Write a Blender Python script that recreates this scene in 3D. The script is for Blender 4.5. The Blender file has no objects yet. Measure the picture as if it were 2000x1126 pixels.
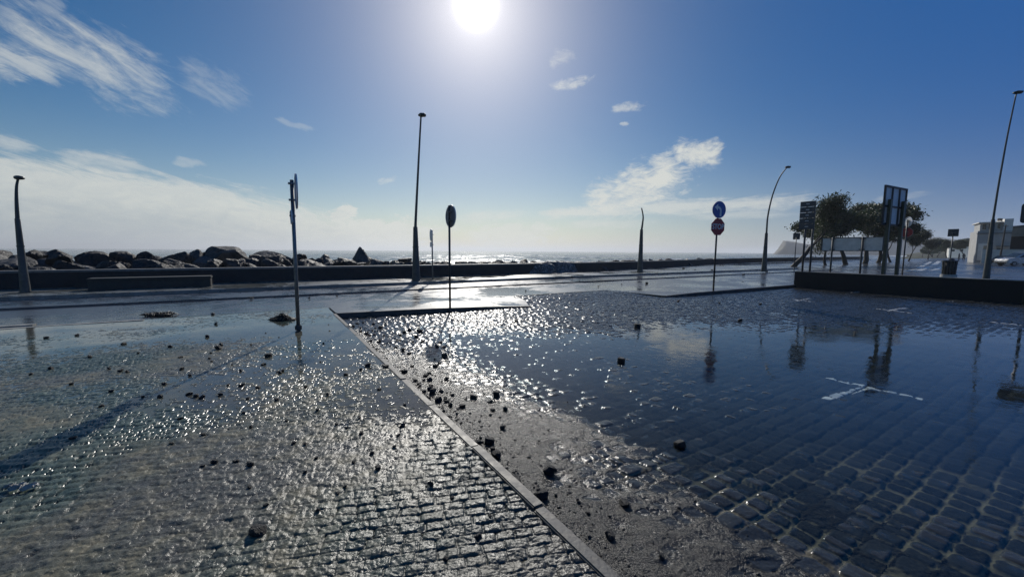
import bpy, bmesh, math, random
import numpy as np
from mathutils import Vector, Matrix

# ------------------------------------------------------------------ camera, sky, sun, exposure
scene = bpy.context.scene
C = scene.collection
R = math.radians
F = 767.0; PITCH = math.atan(73 / 767.0); ROLL = R(0.38); EYE = 1.6
_cp, _sp = math.cos(PITCH), math.sin(PITCH)
FW = np.array([0, _cp, -_sp]); _u0 = np.array([0, _sp, _cp]); _r0 = np.array([1.0, 0, 0])
RT = math.cos(ROLL) * _r0 + math.sin(ROLL) * _u0
UP = -math.sin(ROLL) * _r0 + math.cos(ROLL) * _u0

def ray(px, py):
    d = FW + (px - 1000) / F * RT - (py - 563) / F * UP
    return d / np.linalg.norm(d)

def at(px, py, z=0.0):
    """ground point (plane height z) that was measured at this spot of the photograph"""
    d = ray(px, py)
    p = np.array([0, 0, EYE]) + (z - EYE) / d[2] * d
    return float(p[0]), float(p[1])

def azel(px, py):
    d = ray(px, py)
    return math.degrees(math.atan2(d[0], d[1])), math.degrees(math.asin(d[2]))

cam_data = bpy.data.cameras.new('camera')
cam = bpy.data.objects.new('camera', cam_data); C.objects.link(cam)
cam_data.sensor_width = 36; cam_data.lens = 36 * F / 2000
cam_data.clip_start = 0.05; cam_data.clip_end = 40000
m = Matrix.Identity(4)
for i in range(3):
    m[i][0] = RT[i]; m[i][1] = UP[i]; m[i][2] = -FW[i]
m[2][3] = EYE
cam.matrix_world = m
scene.camera = cam

SUN_EL, SUN_AZ = R(30.3), R(-5.2)              # azimuth measured from +Y towards +X
SUN_DIR = Vector((math.sin(SUN_AZ) * math.cos(SUN_EL), math.cos(SUN_AZ) * math.cos(SUN_EL), math.sin(SUN_EL)))
sun_data = bpy.data.lights.new('sun', 'SUN')
sun_data.energy = 3.2; sun_data.angle = R(0.5); sun_data.color = (1.0, 0.95, 0.87)
sun = bpy.data.objects.new('sun', sun_data); C.objects.link(sun)
sun.rotation_euler = SUN_DIR.to_track_quat('Z', 'Y').to_euler()

scene.view_settings.view_transform = 'Standard'
scene.view_settings.look = 'None'
scene.view_settings.exposure = 0.0
scene.view_settings.gamma = 1.0
scene.view_settings.use_curve_mapping = False
scene.cycles.max_bounces = 6; scene.cycles.transparent_max_bounces = 12
scene.cycles.diffuse_bounces = 2; scene.cycles.glossy_bounces = 3; scene.cycles.volume_bounces = 0
scene.cycles.caustics_reflective = False; scene.cycles.caustics_refractive = False
scene.cycles.sample_clamp_direct = 12.0; scene.cycles.sample_clamp_indirect = 4.0
scene.cycles.blur_glossy = 0.3
scene.cycles.use_denoising = True; scene.cycles.denoiser = 'OPENIMAGEDENOISE'
scene.cycles.denoising_input_passes = 'RGB_ALBEDO_NORMAL'; scene.cycles.denoising_prefilter = 'NONE'; scene.cycles.denoising_quality = 'HIGH'

class NT:
    """small wrapper for building node graphs"""
    def __init__(s, tree):
        s.t = tree; s.n = tree.nodes; s.l = tree.links
    def new(s, typ, **kw):
        n = s.n.new(typ)
        for k, v in kw.items(): setattr(n, k, v)
        return n
    def put(s, sock, v):
        if isinstance(v, bpy.types.NodeSocket): s.l.new(v, sock)
        elif isinstance(v, (tuple, list)) and len(v) == 3 and sock.type == 'RGBA': sock.default_value = (*v, 1)
        else: sock.default_value = v
    def math(s, op, a, b=None, c=None, clamp=False):
        n = s.new('ShaderNodeMath', operation=op, use_clamp=clamp)
        for i, v in enumerate((a, b, c)):
            if v is not None: s.put(n.inputs[i], v)
        return n.outputs[0]
    def add(s, a, b): return s.math('ADD', a, b)
    def sub(s, a, b): return s.math('SUBTRACT', a, b)
    def mul(s, a, b): return s.math('MULTIPLY', a, b)
    def mx(s, a, b): return s.math('MAXIMUM', a, b)
    def mn(s, a, b): return s.math('MINIMUM', a, b)
    def step(s, v, lo, hi, a=0.0, b=1.0):
        n = s.new('ShaderNodeMapRange', interpolation_type='SMOOTHSTEP')
        s.put(n.inputs[0], v); s.put(n.inputs[1], lo); s.put(n.inputs[2], hi); s.put(n.inputs[3], a); s.put(n.inputs[4], b)
        return n.outputs[0]
    def vec(s, x, y, z=0.0):
        n = s.new('ShaderNodeCombineXYZ')
        for i, v in enumerate((x, y, z)): s.put(n.inputs[i], v)
        return n.outputs[0]
    def noise(s, v, scale, detail=4.0, rough=0.55, dist=0.0, lac=2.0):
        n = s.new('ShaderNodeTexNoise')
        if v is not None: s.put(n.inputs['Vector'], v)
        n.inputs['Scale'].default_value = scale; n.inputs['Detail'].default_value = detail
        n.inputs['Roughness'].default_value = rough; n.inputs['Distortion'].default_value = dist
        n.inputs['Lacunarity'].default_value = lac
        return n.outputs['Fac']
    def mix(s, f, a, b):
        n = s.new('ShaderNodeMix', data_type='RGBA')
        s.put(n.inputs[0], f); s.put(n.inputs[6], a); s.put(n.inputs[7], b)
        return n.outputs[2]
    def bump(s, h, strength, dist, normal=None):
        n = s.new('ShaderNodeBump')
        s.put(n.inputs['Height'], h); n.inputs['Strength'].default_value = strength
        n.inputs['Distance'].default_value = dist
        if normal is not None: s.put(n.inputs['Normal'], normal)
        return n.outputs[0]

def lin(r, g, b):
    f = lambda c: ((c / 255 + 0.055) / 1.055) ** 2.4 if c > 10 else c / 255 / 12.92
    return (f(r), f(g), f(b))

# ---- the sky: Nishita daylight with the sun's aureole and the clouds, all by direction
world = bpy.data.worlds.new('World'); scene.world = world
world.use_nodes = True
W = NT(world.node_tree); W.n.clear()
SKY_STRENGTH = 0.1
tc = W.new('ShaderNodeTexCoord').outputs['Generated']
nrm = W.new('ShaderNodeVectorMath', operation='NORMALIZE'); W.put(nrm.inputs[0], tc)
sep = W.new('ShaderNodeSeparateXYZ'); W.put(sep.inputs[0], nrm.outputs[0])
DEG = 180 / math.pi
az = W.mul(W.math('ARCTAN2', sep.outputs[0], sep.outputs[1]), DEG)
el = W.mul(W.math('ARCSINE', sep.outputs[2]), DEG)
sky = W.new('ShaderNodeTexSky', sky_type='NISHITA', sun_disc=False, sun_elevation=SUN_EL, sun_rotation=SUN_AZ,
            altitude=0.0, air_density=1.0, dust_density=0.3, ozone_density=2.0)
hsv = W.new('ShaderNodeHueSaturation'); W.put(hsv.inputs['Color'], sky.outputs[0])
hsv.inputs['Hue'].default_value = 0.503; hsv.inputs['Saturation'].default_value = 1.6; hsv.inputs['Value'].default_value = 0.52
col = hsv.outputs[0]
K = 1 / SKY_STRENGTH
def kc(c, g=1.0): return tuple(x * K * g for x in c)
# the sky is a deeper blue to the right, away from the sun
away = W.step(az, 5.0, 60.0)
col = W.mix(W.mul(away, 0.85), col, kc(lin(24, 86, 156)))
# pale air low over the horizon
hz = W.math('POWER', 2.718, W.mul(W.mx(el, 0.0), -1 / 4.6))
col = W.mix(W.mul(hz, W.step(az, 60.0, 10.0, 0.40, 0.78)), col, kc(lin(190, 201, 208)))
P2 = W.vec(az, el)
def fbm(sx, sy, ang, scale, detail=6.0, rough=0.6, dist=0.3, off=0.0):
    c, s_ = math.cos(R(ang)), math.sin(R(ang))
    a = W.add(W.mul(az, c * sx), W.mul(el, s_ * sx)); b = W.add(W.mul(az, -s_ * sy), W.mul(el, c * sy))
    return W.noise(W.vec(a, b, off), scale, detail, rough, dist)
wob = fbm(1, 1, 0, 0.25, 5, 0.6)
wobc = W.sub(wob, 0.5)
def streak(p0, p1, w, n, k=1.0, soft=0.9, wob_amt=2.0, taper=1.0, brk=2.1):
    """cloud density along the line p0-p1 (pixels of the photograph turned into sky directions)"""
    a0, e0 = azel(*p0); a1, e1 = azel(*p1)
    L = math.hypot(a1 - a0, e1 - e0); c, s_ = (a1 - a0) / L, (e1 - e0) / L
    w = w / 13.4
    u = W.add(W.mul(W.sub(az, a0), c / L), W.mul(W.sub(el, e0), s_ / L))
    v = W.add(W.mul(W.sub(az, a0), -s_), W.mul(W.sub(el, e0), c))
    v = W.add(v, W.mul(wobc, wob_amt))
    ends = W.mul(W.step(u, -0.12, 0.2), W.step(u, 1.1, 1.0 - 0.5 * taper))
    across = W.step(W.math('ABSOLUTE', v), w * 1.5, w * 0.1)
    body = W.mul(ends, across)
    d = W.step(W.add(W.add(body, W.mul(W.sub(n, 0.5), brk)), W.mul(W.sub(finen, 0.5), 0.7)), 0.35, 0.35 + soft)
    return W.mul(W.mul(d, W.step(body, 0.0, 0.3)), k)
dens = None
def put_cloud(d):
    global dens
    dens = d if dens is None else W.mx(dens, d)
finen = fbm(0.9, 2.2, -12, 1.1, 8, 0.68, 0.5, 21.0)
cir = fbm(0.42, 1.5, -24, 0.55, 9, 0.66, 0.7)
cir2 = fbm(0.25, 1.7, -12, 0.45, 9, 0.66, 0.5, 7.0)
puf = fbm(0.7, 1.6, 5, 0.55, 9, 0.66, 0.8, 3.0)
thin = fbm(0.25, 1.8, 3, 0.5, 8, 0.6, 0.3, 11.0)
put_cloud(streak((-60, 8), (400, 205), 54, cir, 0.66, 1.2))
put_cloud(streak((150, 118), (380, 190), 46, cir, 0.55, 1.2))
put_cloud(streak((-60, 95), (170, 150), 26, cir, 0.6, 0.8))
put_cloud(streak((340, 140), (520, 195), 34, cir, 0.3, 1.2))
put_cloud(streak((60, -10), (150, 40), 30, cir, 0.3, 0.8))
put_cloud(streak((90, 305), (330, 335), 17, cir2, 0.55, 0.8))
put_cloud(streak((-40, 268), (100, 292), 14, cir2, 0.5, 0.8))
put_cloud(streak((335, 312), (420, 325), 8, cir2, 0.3, 0.7))
put_cloud(streak((535, 235), (630, 256), 7, cir2, 0.22, 0.7))
put_cloud(streak((735, 358), (780, 344), 7, puf, 0.4, 1.0, 1.2))
put_cloud(streak((1070, 126), (1135, 102), 15, puf, 0.5, 1.2, 1.6))
put_cloud(streak((1075, 172), (1175, 150), 11, puf, 0.65, 1.0, 1.4))
put_cloud(streak((1190, 211), (1275, 208), 9, puf, 0.6, 1.0, 1.2))
put_cloud(streak((1208, 241), (1235, 241), 4, puf, 0.5, 0.6, 0.5))
# the cumulus right of the sun
put_cloud(streak((1130, 402), (1400, 345), 50, puf, 0.92, 0.8, 2.8, 1.0, 1.5))
put_cloud(streak((1200, 375), (1390, 318), 46, puf, 0.95, 0.8, 2.8, 1.0, 1.5))
put_cloud(streak((1310, 303), (1425, 300), 26, puf, 0.92, 0.8, 2.2, 0.6, 1.5))
put_cloud(streak((1040, 418), (1330, 405), 16, thin, 0.75, 0.7, 1.0))
put_cloud(streak((1220, 408), (1680, 385), 17, thin, 0.72, 0.8, 0.8))
put_cloud(streak((1100, 440), (1330, 432), 15, thin, 0.5, 0.8, 0.8))
put_cloud(streak((1330, 425), (1600, 412), 9, thin, 0.45, 0.8, 0.6))
put_cloud(streak((1700, 392), (1850, 372), 6, thin, 0.25, 0.8, 0.6))
put_cloud(streak((880, 428), (1080, 408), 14, thin, 0.5, 0.8, 0.8))
# low cumulus along the horizon
put_cloud(streak((640, 425), (700, 408), 16, puf, 0.85, 0.4, 1.2, 0.5))
put_cloud(streak((380, 462), (960, 458), 40, puf, 0.85, 0.5, 1.6))
put_cloud(streak((900, 462), (1150, 455), 28, puf, 0.65, 0.6, 1.4))
# the big bank at the left: everything under a slanting upper edge
pts = [azel(*p) for p in ((-80, 288), (0, 300), (150, 318), (300, 345), (450, 376), (600, 410), (720, 440), (820, 468))]
q = np.polyfit([p[0] for p in pts], [p[1] for p in pts], 2)
edge = W.add(W.mul(W.add(W.mul(az, float(q[0])), float(q[1])), az), float(q[2]))
below = W.add(W.sub(edge, el), W.add(W.mul(W.sub(cir2, 0.5), 6.0), W.mul(W.sub(finen, 0.5), 2.0)))
bank = W.mul(W.step(below, -0.9, 1.3), W.step(az, -10.0, -20.0))
put_cloud(W.mul(bank, 0.82))
# cloud colour: bright upper edges, greyer inside
shade = W.add(W.mul(W.step(below, 0.5, 7.0), W.mul(W.step(az, -14.0, -24.0), 0.75)), W.mul(W.sub(0.55, puf), 0.9))
ccol = W.mix(W.math('ADD', shade, 0.0, clamp=True), kc(lin(212, 214, 208)), kc(lin(158, 170, 182)))
col = W.mix(dens, col, ccol)
# aureole of the sun
dp = W.new('ShaderNodeVectorMath', operation='DOT_PRODUCT'); W.put(dp.inputs[0], nrm.outputs[0]); dp.inputs[1].default_value = SUN_DIR
g = W.mul(W.math('ARCCOSINE', W.mn(dp.outputs['Value'], 0.999999)), DEG)
gl = W.math('POWER', 2.718, W.mul(g, -1 / 12.0))
gl2 = W.math('POWER', 2.718, W.mul(g, -1 / 4.4))
disc = W.step(g, 5.2, 0.0)
def addc(a, b, f):
    n = W.new('ShaderNodeMix', data_type='RGBA', blend_type='ADD'); n.inputs[0].default_value = 1.0
    W.put(n.inputs[6], a)
    sc = W.new('ShaderNodeVectorMath', operation='SCALE'); sc.inputs[0].default_value = b; W.put(sc.inputs['Scale'], f)
    W.put(n.inputs[7], sc.outputs[0]); return n.outputs[2]
col = addc(col, kc((0.21, 0.195, 0.19)), gl)
col = addc(col, kc((0.80, 0.75, 0.67)), gl2)
col = addc(col, kc((2.2, 2.1, 1.95)), W.math('POWER', disc, 4.0))
bg = W.new('ShaderNodeBackground'); W.put(bg.inputs['Color'], col); bg.inputs['Strength'].default_value = SKY_STRENGTH
out = W.new('ShaderNodeOutputWorld'); W.l.new(bg.outputs[0], out.inputs['Surface'])
world.cycles.sampling_method = 'MANUAL'; world.cycles.sample_map_resolution = 1024

# ------------------------------------------------------------------ numpy noise
rng = np.random.default_rng(7)
random.seed(5)
def hash2(i, j, k=0):
    x = np.sin(i * 127.1 + j * 311.7 + k * 74.7) * 43758.5453
    return x - np.floor(x)
def vnoise(x, y, seed=0):
    i, j = np.floor(x), np.floor(y); f, g_ = x - i, y - j
    f = f * f * (3 - 2 * f); g_ = g_ * g_ * (3 - 2 * g_)
    a, b = hash2(i, j, seed), hash2(i + 1, j, seed); c, d = hash2(i, j + 1, seed), hash2(i + 1, j + 1, seed)
    return (a + (b - a) * f) * (1 - g_) + (c + (d - c) * f) * g_
def fbm2(x, y, oct=4, seed=0, gain=0.5):
    s, a, t = 0, 1.0, 0
    for k in range(oct):
        s = s + a * vnoise(x * 2 ** k + 13.7 * k, y * 2 ** k - 7.3 * k, seed + k); t += a; a *= gain
    return s / t
def smooth(v, lo, hi):
    t = np.clip((v - lo) / (hi - lo), 0, 1); return t * t * (3 - 2 * t)

# ------------------------------------------------------------------ object helpers
def tag(o, label=None, cat=None, group=None, kind=None):
    if label: o['label'] = label
    if cat: o['category'] = cat
    if group: o['group'] = group
    if kind: o['kind'] = kind
    return o
def empty(name, loc, rz=0.0, label=None, cat=None, group=None):
    o = bpy.data.objects.new(name, None); C.objects.link(o)
    o.empty_display_size = 0.2; o.location = loc; o.rotation_euler = (0, 0, rz)
    return tag(o, label, cat, group)
def link(name, mesh, material, parent=None, smoothed=False):
    o = bpy.data.objects.new(name, mesh); C.objects.link(o)
    if material is not None:
        mesh.materials.clear(); mesh.materials.append(material)
    if parent is not None: o.parent = parent
    if smoothed: mesh.shade_smooth()
    return o
def up_mesh(o):
    me = o.data
    if me.polygons and sum(p.normal.z for p in me.polygons) < 0: me.flip_normals()
    return o
class MB:
    def __init__(s): s.bm = bmesh.new()
    def box(s, c, d, rz=0.0, rx=0.0, ry=0.0, bevel=0.0):
        r = bmesh.ops.create_cube(s.bm, size=1.0)
        M = Matrix.Translation(c) @ Matrix.Rotation(rz, 4, 'Z') @ Matrix.Rotation(ry, 4, 'Y') @ Matrix.Rotation(rx, 4, 'X') @ Matrix.Diagonal((*d, 1))
        bmesh.ops.transform(s.bm, matrix=M, verts=r['verts'])
        if bevel:
            ed = list({e for v in r['verts'] for e in v.link_edges})
            bmesh.ops.bevel(s.bm, geom=ed, offset=bevel, segments=2, affect='EDGES')
        return s
    def tube(s, pts, rad, n=10, caps=True):
        pts = [Vector(p) for p in pts]
        if not isinstance(rad, (list, tuple)): rad = [rad] * len(pts)
        rings = []; ref = Vector((0, 0, 1))
        for i, p in enumerate(pts):
            t = (pts[min(i + 1, len(pts) - 1)] - pts[max(i - 1, 0)]).normalized()
            if abs(t.dot(ref)) > 0.95: ref = Vector((1, 0, 0))
            x = t.cross(ref).normalized(); y = x.cross(t)
            rings.append([s.bm.verts.new(p + (x * math.cos(k * 2 * math.pi / n) + y * math.sin(k * 2 * math.pi / n)) * rad[i]) for k in range(n)])
        for a, b in zip(rings, rings[1:]):
            for k in range(n): s.bm.faces.new((a[k], a[(k + 1) % n], b[(k + 1) % n], b[k]))
        if caps: s.bm.faces.new(rings[0][::-1]); s.bm.faces.new(rings[-1])
        return s
    def prism(s, poly, y0, y1):
        """polygon in XZ, thickness along Y"""
        a = [s.bm.verts.new((x, y0, z)) for x, z in poly]; b = [s.bm.verts.new((x, y1, z)) for x, z in poly]
        s.bm.faces.new(a); s.bm.faces.new(b[::-1]); n = len(poly)
        for k in range(n): s.bm.faces.new((a[k], b[k], b[(k + 1) % n], a[(k + 1) % n]))
        return s
    def slab(s, poly, z0, z1):
        """polygon in XY, thickness along Z; z1 may be a list"""
        zt = z1 if isinstance(z1, (list, tuple)) else [z1] * len(poly)
        a = [s.bm.verts.new((x, y, z0)) for x, y in poly]; b = [s.bm.verts.new((x, y, z)) for (x, y), z in zip(poly, zt)]
        s.bm.faces.new(a[::-1]); s.bm.faces.new(b); n = len(poly)
        for k in range(n): s.bm.faces.new((a[k], a[(k + 1) % n], b[(k + 1) % n], b[k]))
        return s
    def build(s, name, material, parent=None, smoothed=False):
        bmesh.ops.recalc_face_normals(s.bm, faces=s.bm.faces)
        me = bpy.data.meshes.new(name); s.bm.to_mesh(me); s.bm.free()
        return link(name, me, material, parent, smoothed)
def np_mesh(name, v, faces, attrs=None, smoothed=True):
    me = bpy.data.meshes.new(name)
    v = np.asarray(v, np.float32); faces = np.asarray(faces, np.int32); k = faces.shape[1]
    me.vertices.add(len(v)); me.vertices.foreach_set('co', v.ravel())
    me.loops.add(faces.size); me.loops.foreach_set('vertex_index', faces.ravel())
    me.polygons.add(len(faces)); me.polygons.foreach_set('loop_start', np.arange(0, faces.size, k, dtype=np.int32))
    me.update(calc_edges=True)
    for nm, a in (attrs or {}).items():
        at_ = me.attributes.new(nm, 'FLOAT', 'POINT'); at_.data.foreach_set('value', np.asarray(a, np.float32))
    if smoothed: me.shade_smooth()
    return me
def copy_thing(o, parent=None):
    c = o.copy(); C.objects.link(c)
    if parent is not None: c.parent = parent
    for ch in list(o.children): copy_thing(ch, c)
    return c

# the place is laid out square to the sea front: s along it, t towards the sea
ANG = R(32.0); CA, SA = math.cos(ANG), math.sin(ANG)
def ST(s, t): return (s * CA - t * SA, s * SA + t * CA)
def toST(x, y): return (x * CA + y * SA, -x * SA + y * CA)

# ------------------------------------------------------------------ materials
def material(name):
    mt = bpy.data.materials.new(name); mt.use_nodes = True
    n = NT(mt.node_tree); b = n.n['Principled BSDF']
    return mt, n, b
def attr(n, name):
    a = n.new('ShaderNodeAttribute'); a.attribute_name = name; return a.outputs['Fac']
def pos(n): return n.new('ShaderNodeNewGeometry').outputs['Position']
def objc(n): return n.new('ShaderNodeTexCoord').outputs['Object']

def simple(name, base, rough=0.6, metallic=0.0, var=0.25, scale=6.0, bump=0.0, coat=0.0, spec=0.5):
    mt, n, b = material(name)
    v = objc(n)
    nz = n.noise(v, scale, 6, 0.65)
    dark = tuple(c * (1 - var) for c in base); light = tuple(min(1, c * (1 + var)) for c in base)
    n.put(b.inputs['Base Color'], n.mix(n.step(nz, 0.3, 0.7), dark, light))
    n.put(b.inputs['Roughness'], n.step(nz, 0.2, 0.8, max(0.02, rough - 0.12), min(1, rough + 0.12)))
    b.inputs['Metallic'].default_value = metallic; b.inputs['Coat Weight'].default_value = coat; b.inputs['Coat Roughness'].default_value = 0.08
    b.inputs['Specular IOR Level'].default_value = spec
    if bump: n.put(b.inputs['Normal'], n.bump(n.noise(v, scale * 4, 5, 0.6), 0.6, bump))
    return mt

def ground_material(name, kind):
    """wet paving: dark basalt setts, sandy joints, gritty mud, thin water where 'film' is high"""
    mt, n, b = material(name)
    p = pos(n)
    joint, film, rnd, mud, paint = (attr(n, a) for a in ('joint', 'film', 'rnd', 'mud', 'paint'))
    big = n.noise(p, 0.55, 4, 0.6); mid = n.noise(p, 5.0, 5, 0.65); fine = n.noise(p, 55.0, 4, 0.7); grit = n.noise(p, 150.0, 3, 0.7)
    stone = n.mix(rnd, (0.012, 0.014, 0.016), (0.040, 0.043, 0.044))
    stone = n.mix(n.step(fine, 0.35, 0.75), stone, (0.045, 0.047, 0.046))
    sand = n.mix(n.step(mid, 0.3, 0.7), (0.105, 0.09, 0.062), (0.19, 0.165, 0.115))
    silt = n.mix(n.step(fine, 0.3, 0.7), (0.06, 0.056, 0.048), (0.17, 0.155, 0.13))
    if kind == 'lot':
        col = n.mix(n.mul(n.step(joint, 0.35, 0.9), n.step(mid, 0.25, 0.5, 0.35, 1.0)), stone, n.mix(0.2, sand, (0.08, 0.085, 0.06)))
        col = n.mix(mud, col, n.mix(0.85, silt, (0.012, 0.012, 0.011)))
        col = n.mix(n.mul(paint, n.step(mid, 0.3, 0.5, 0.75, 1.0)), col, (0.72, 0.72, 0.69))
    else:
        sx = n.new('ShaderNodeSeparateXYZ'); n.put(sx.inputs[0], p)
        left = n.step(n.add(sx.outputs[0], n.mul(n.sub(big, 0.5), 3.0)), 0.9, -1.6)
        patch = n.mul(left, n.step(n.add(big, n.mul(n.sub(mid, 0.5), 0.5)), 0.36, 0.62))
        stone = n.mix(n.mul(left, 0.7), stone, n.mix(rnd, (0.07, 0.11, 0.085), (0.14, 0.19, 0.15)))
        col = n.mix(n.mul(mud, 0.85), stone, n.mix(patch, silt, n.mix(n.step(mid, 0.4, 0.65), (0.15, 0.148, 0.095), (0.25, 0.212, 0.13))))
        spk = n.noise(p, 38.0, 4, 0.7, 0.5)
        col = n.mix(n.step(spk, 0.42, 0.30), col, (0.018, 0.019, 0.018))  # dark specks: small shadows among the setts put into the colour
        col = n.mix(n.mul(n.step(spk, 0.57, 0.70), 0.6), col, (0.19, 0.185, 0.155))  # pale specks: sunlit sett edges put into the colour
        col = n.mix(n.mul(joint, 0.5), col, (0.014, 0.014, 0.013))
    if kind == 'lot': n.put(b.inputs['Base Color'], col)
    else: n.put(b.inputs['Base Color'], n.mix(n.mul(film, 0.35), col, (0.02, 0.022, 0.025)))
    wetn = n.step(mid, 0.3, 0.72)
    rough = n.mix(wetn, (0.24, 0.24, 0.24), (0.42, 0.42, 0.42))
    rs = n.new('ShaderNodeSeparateColor'); n.put(rs.inputs[0], rough)
    n.put(b.inputs['Roughness'], n.mx(n.mul(rs.outputs[0], n.sub(1.0, n.mul(film, 0.85))), 0.03))
    b.inputs['IOR'].default_value = 1.36
    dry = n.sub(1.0, n.mul(film, 0.96))
    h = n.add(n.mul(n.noise(p, 24.0, 4, 0.6, 0.6), 0.0080), n.add(n.mul(fine, 0.0026), n.mul(grit, 0.0006)))
    rip = n.mul(n.noise(p, 9.0, 3, 0.55, 0.4), 0.0012)
    bn = n.bump(n.add(n.mul(h, dry), rip), 1.0, 1.0)
    if kind == 'lot':
        h2 = n.add(n.mul(n.noise(p, 32.0, 4, 0.65, 0.4), n.add(0.0030, n.mul(mud, 0.007))), n.add(n.mul(fine, n.add(0.0010, n.mul(mud, 0.0075))), n.mul(grit, n.add(0.0004, n.mul(mud, 0.0026)))))
        bn = n.bump(h2, 1.0, 1.0)
        n.put(b.inputs['Roughness'], n.add(n.mul(rs.outputs[0], 0.42), n.mul(mud, 0.14)))
        n.put(b.inputs['Specular IOR Level'], n.mul(0.5, n.sub(1.0, film)))   # no air boundary under water
    n.put(b.inputs['Normal'], bn)
    return mt
M_LOT = ground_material('wet_basalt_cobbles', 'lot')
M_PAV = ground_material('wet_basalt_setts', 'pavement')

def wet_road(name, base, r0=0.05, r1=0.3, ripple=0.003, grain=0.002, rs=2.2):
    mt, n, b = material(name)
    p = pos(n)
    big = n.noise(p, 0.35, 5, 0.6, 0.5); mid = n.noise(p, 3.0, 5, 0.6); fine = n.noise(p, 70.0, 3, 0.6)
    dark = tuple(c * 0.7 for c in base); light = tuple(c * 1.5 for c in base)
    n.put(b.inputs['Base Color'], n.mix(n.step(n.add(n.mul(mid, 0.6), n.mul(fine, 0.4)), 0.35, 0.65), dark, light))
    wet = n.step(n.add(big, n.mul(n.sub(mid, 0.5), 0.35)), 0.40, 0.56)
    n.put(b.inputs['Roughness'], n.add(r0, n.mul(wet, r1 - r0)))
    h = n.add(n.add(n.mul(n.noise(p, rs, 4, 0.6, 0.3), ripple), n.mul(n.noise(p, 20.0, 3, 0.55, 0.3), ripple * 0.45)), n.mul(n.mul(n.add(wet, 0.15), n.add(fine, n.noise(p, 14.0, 4, 0.6))), grain))
    n.put(b.inputs['Normal'], n.bump(h, 1.0, 1.0))
    b.inputs['IOR'].default_value = 1.9
    return mt
M_ROAD = wet_road('wet_asphalt', (0.045, 0.046, 0.048), 0.15, 0.32, 0.0050, 0.0016, 3.0)
M_CYCLE = wet_road('wet_cycle_path', (0.04, 0.042, 0.045), 0.15, 0.32, 0.0050, 0.0016, 3.0)
M_PROM = wet_road('wet_promenade_paving', (0.13, 0.135, 0.12), 0.10, 0.35, 0.005, 0.003, 2.5)
M_KERB = simple('grey_kerb_stone', (0.10, 0.097, 0.088), 0.55, var=0.5, scale=9, bump=0.006, spec=0.35)
M_PALEKERB = simple('pale_kerb_stone', (0.34, 0.32, 0.27), 0.45, var=0.4, scale=4, bump=0.004)
M_DARKKERB = simple('dark_wet_kerb', (0.06, 0.06, 0.06), 0.4, var=0.4, scale=6, bump=0.003)
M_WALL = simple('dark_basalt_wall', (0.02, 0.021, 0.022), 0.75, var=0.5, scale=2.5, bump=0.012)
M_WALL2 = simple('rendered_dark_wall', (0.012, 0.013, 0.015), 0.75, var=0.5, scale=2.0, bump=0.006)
M_COPE = simple('pale_wall_coping', (0.16, 0.155, 0.14), 0.6, var=0.3, scale=5, bump=0.004)
M_BENCH = simple('dark_concrete', (0.03, 0.033, 0.03), 0.7, var=0.35, scale=3, bump=0.005)
M_LINE = simple('worn_white_road_paint', (0.62, 0.62, 0.58), 0.3, var=0.25, scale=5)
M_ROCK = None

# water of the puddle: fresnel mirror over clear water
def water_sheet(name):
    mt = bpy.data.materials.new(name); mt.use_nodes = True
    n = NT(mt.node_tree); n.n.clear()
    p = pos(n)
    h = n.add(n.mul(n.noise(p, 1.6, 3, 0.5, 0.3), 0.004), n.mul(n.noise(p, 11.0, 3, 0.55, 0.6), n.mul(n.step(n.noise(p, 0.7, 3, 0.5), 0.42, 0.62), 0.0022)))
    bn = n.bump(h, 1.0, 1.0)
    # Schlick's law, the same for light going down to the bottom and coming back up
    dt = n.new('ShaderNodeVectorMath', operation='DOT_PRODUCT'); n.put(dt.inputs[0], bn)
    n.put(dt.inputs[1], n.new('ShaderNodeNewGeometry').outputs['Incoming'])
    fres = n.add(0.02, n.mul(0.98, n.math('POWER', n.math('SUBTRACT', 1.0, n.math('ABSOLUTE', dt.outputs['Value']), clamp=True), 5.0)))
    gl_ = n.new('ShaderNodeBsdfGlossy'); gl_.inputs['Roughness'].default_value = 0.02; n.put(gl_.inputs['Normal'], bn)
    gl_.inputs['Color'].default_value = (1, 1, 1, 1)
    tr = n.new('ShaderNodeBsdfTransparent'); tr.inputs['Color'].default_value = (0.80, 0.86, 0.86, 1)
    mx = n.new('ShaderNodeMixShader'); n.put(mx.inputs[0], fres); n.l.new(tr.outputs[0], mx.inputs[1]); n.l.new(gl_.outputs[0], mx.inputs[2])
    o = n.new('ShaderNodeOutputMaterial'); n.l.new(mx.outputs[0], o.inputs['Surface'])
    return mt
M_PUDDLE = water_sheet('clear_puddle_water')

# ------------------------------------------------------------------ the ground near by
S_KERB = 1.39           # centre of the long kerb strip
S_WALL = 22.6            # face of the low wall on the right
LOT_Z = -0.12
def lot_edge(s): return np.interp(s, [1.4, 3.9, 6.8, 15.0, 22.6], [10.7, 10.3, 9.95, 9.35, 9.15])

def polar(r0, r1, th, dth, dmin, dmax):
    rs = [r0]
    while rs[-1] < r1: rs.append(rs[-1] + min(dmax, max(dmin, rs[-1] ** 2 / 900.0)))
    rs = np.array(rs); ths = np.arange(-th, th, dth)
    Rr, T = np.meshgrid(rs, ths, indexing='ij')
    X, Y = Rr * np.sin(T), Rr * np.cos(T)
    nr, nt = X.shape
    idx = np.arange(nr * nt).reshape(nr, nt)
    f = np.stack([idx[:-1, :-1].ravel(), idx[:-1, 1:].ravel(), idx[1:, 1:].ravel(), idx[1:, :-1].ravel()], 1)
    return X.ravel(), Y.ravel(), f
def keep_faces(v, f, attrs, mask):
    f = f[mask]; used = np.unique(f); mp = np.full(len(v), -1); mp[used] = np.arange(len(used))
    return v[used], mp[f], {k: a[used] for k, a in attrs.items()}

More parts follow.
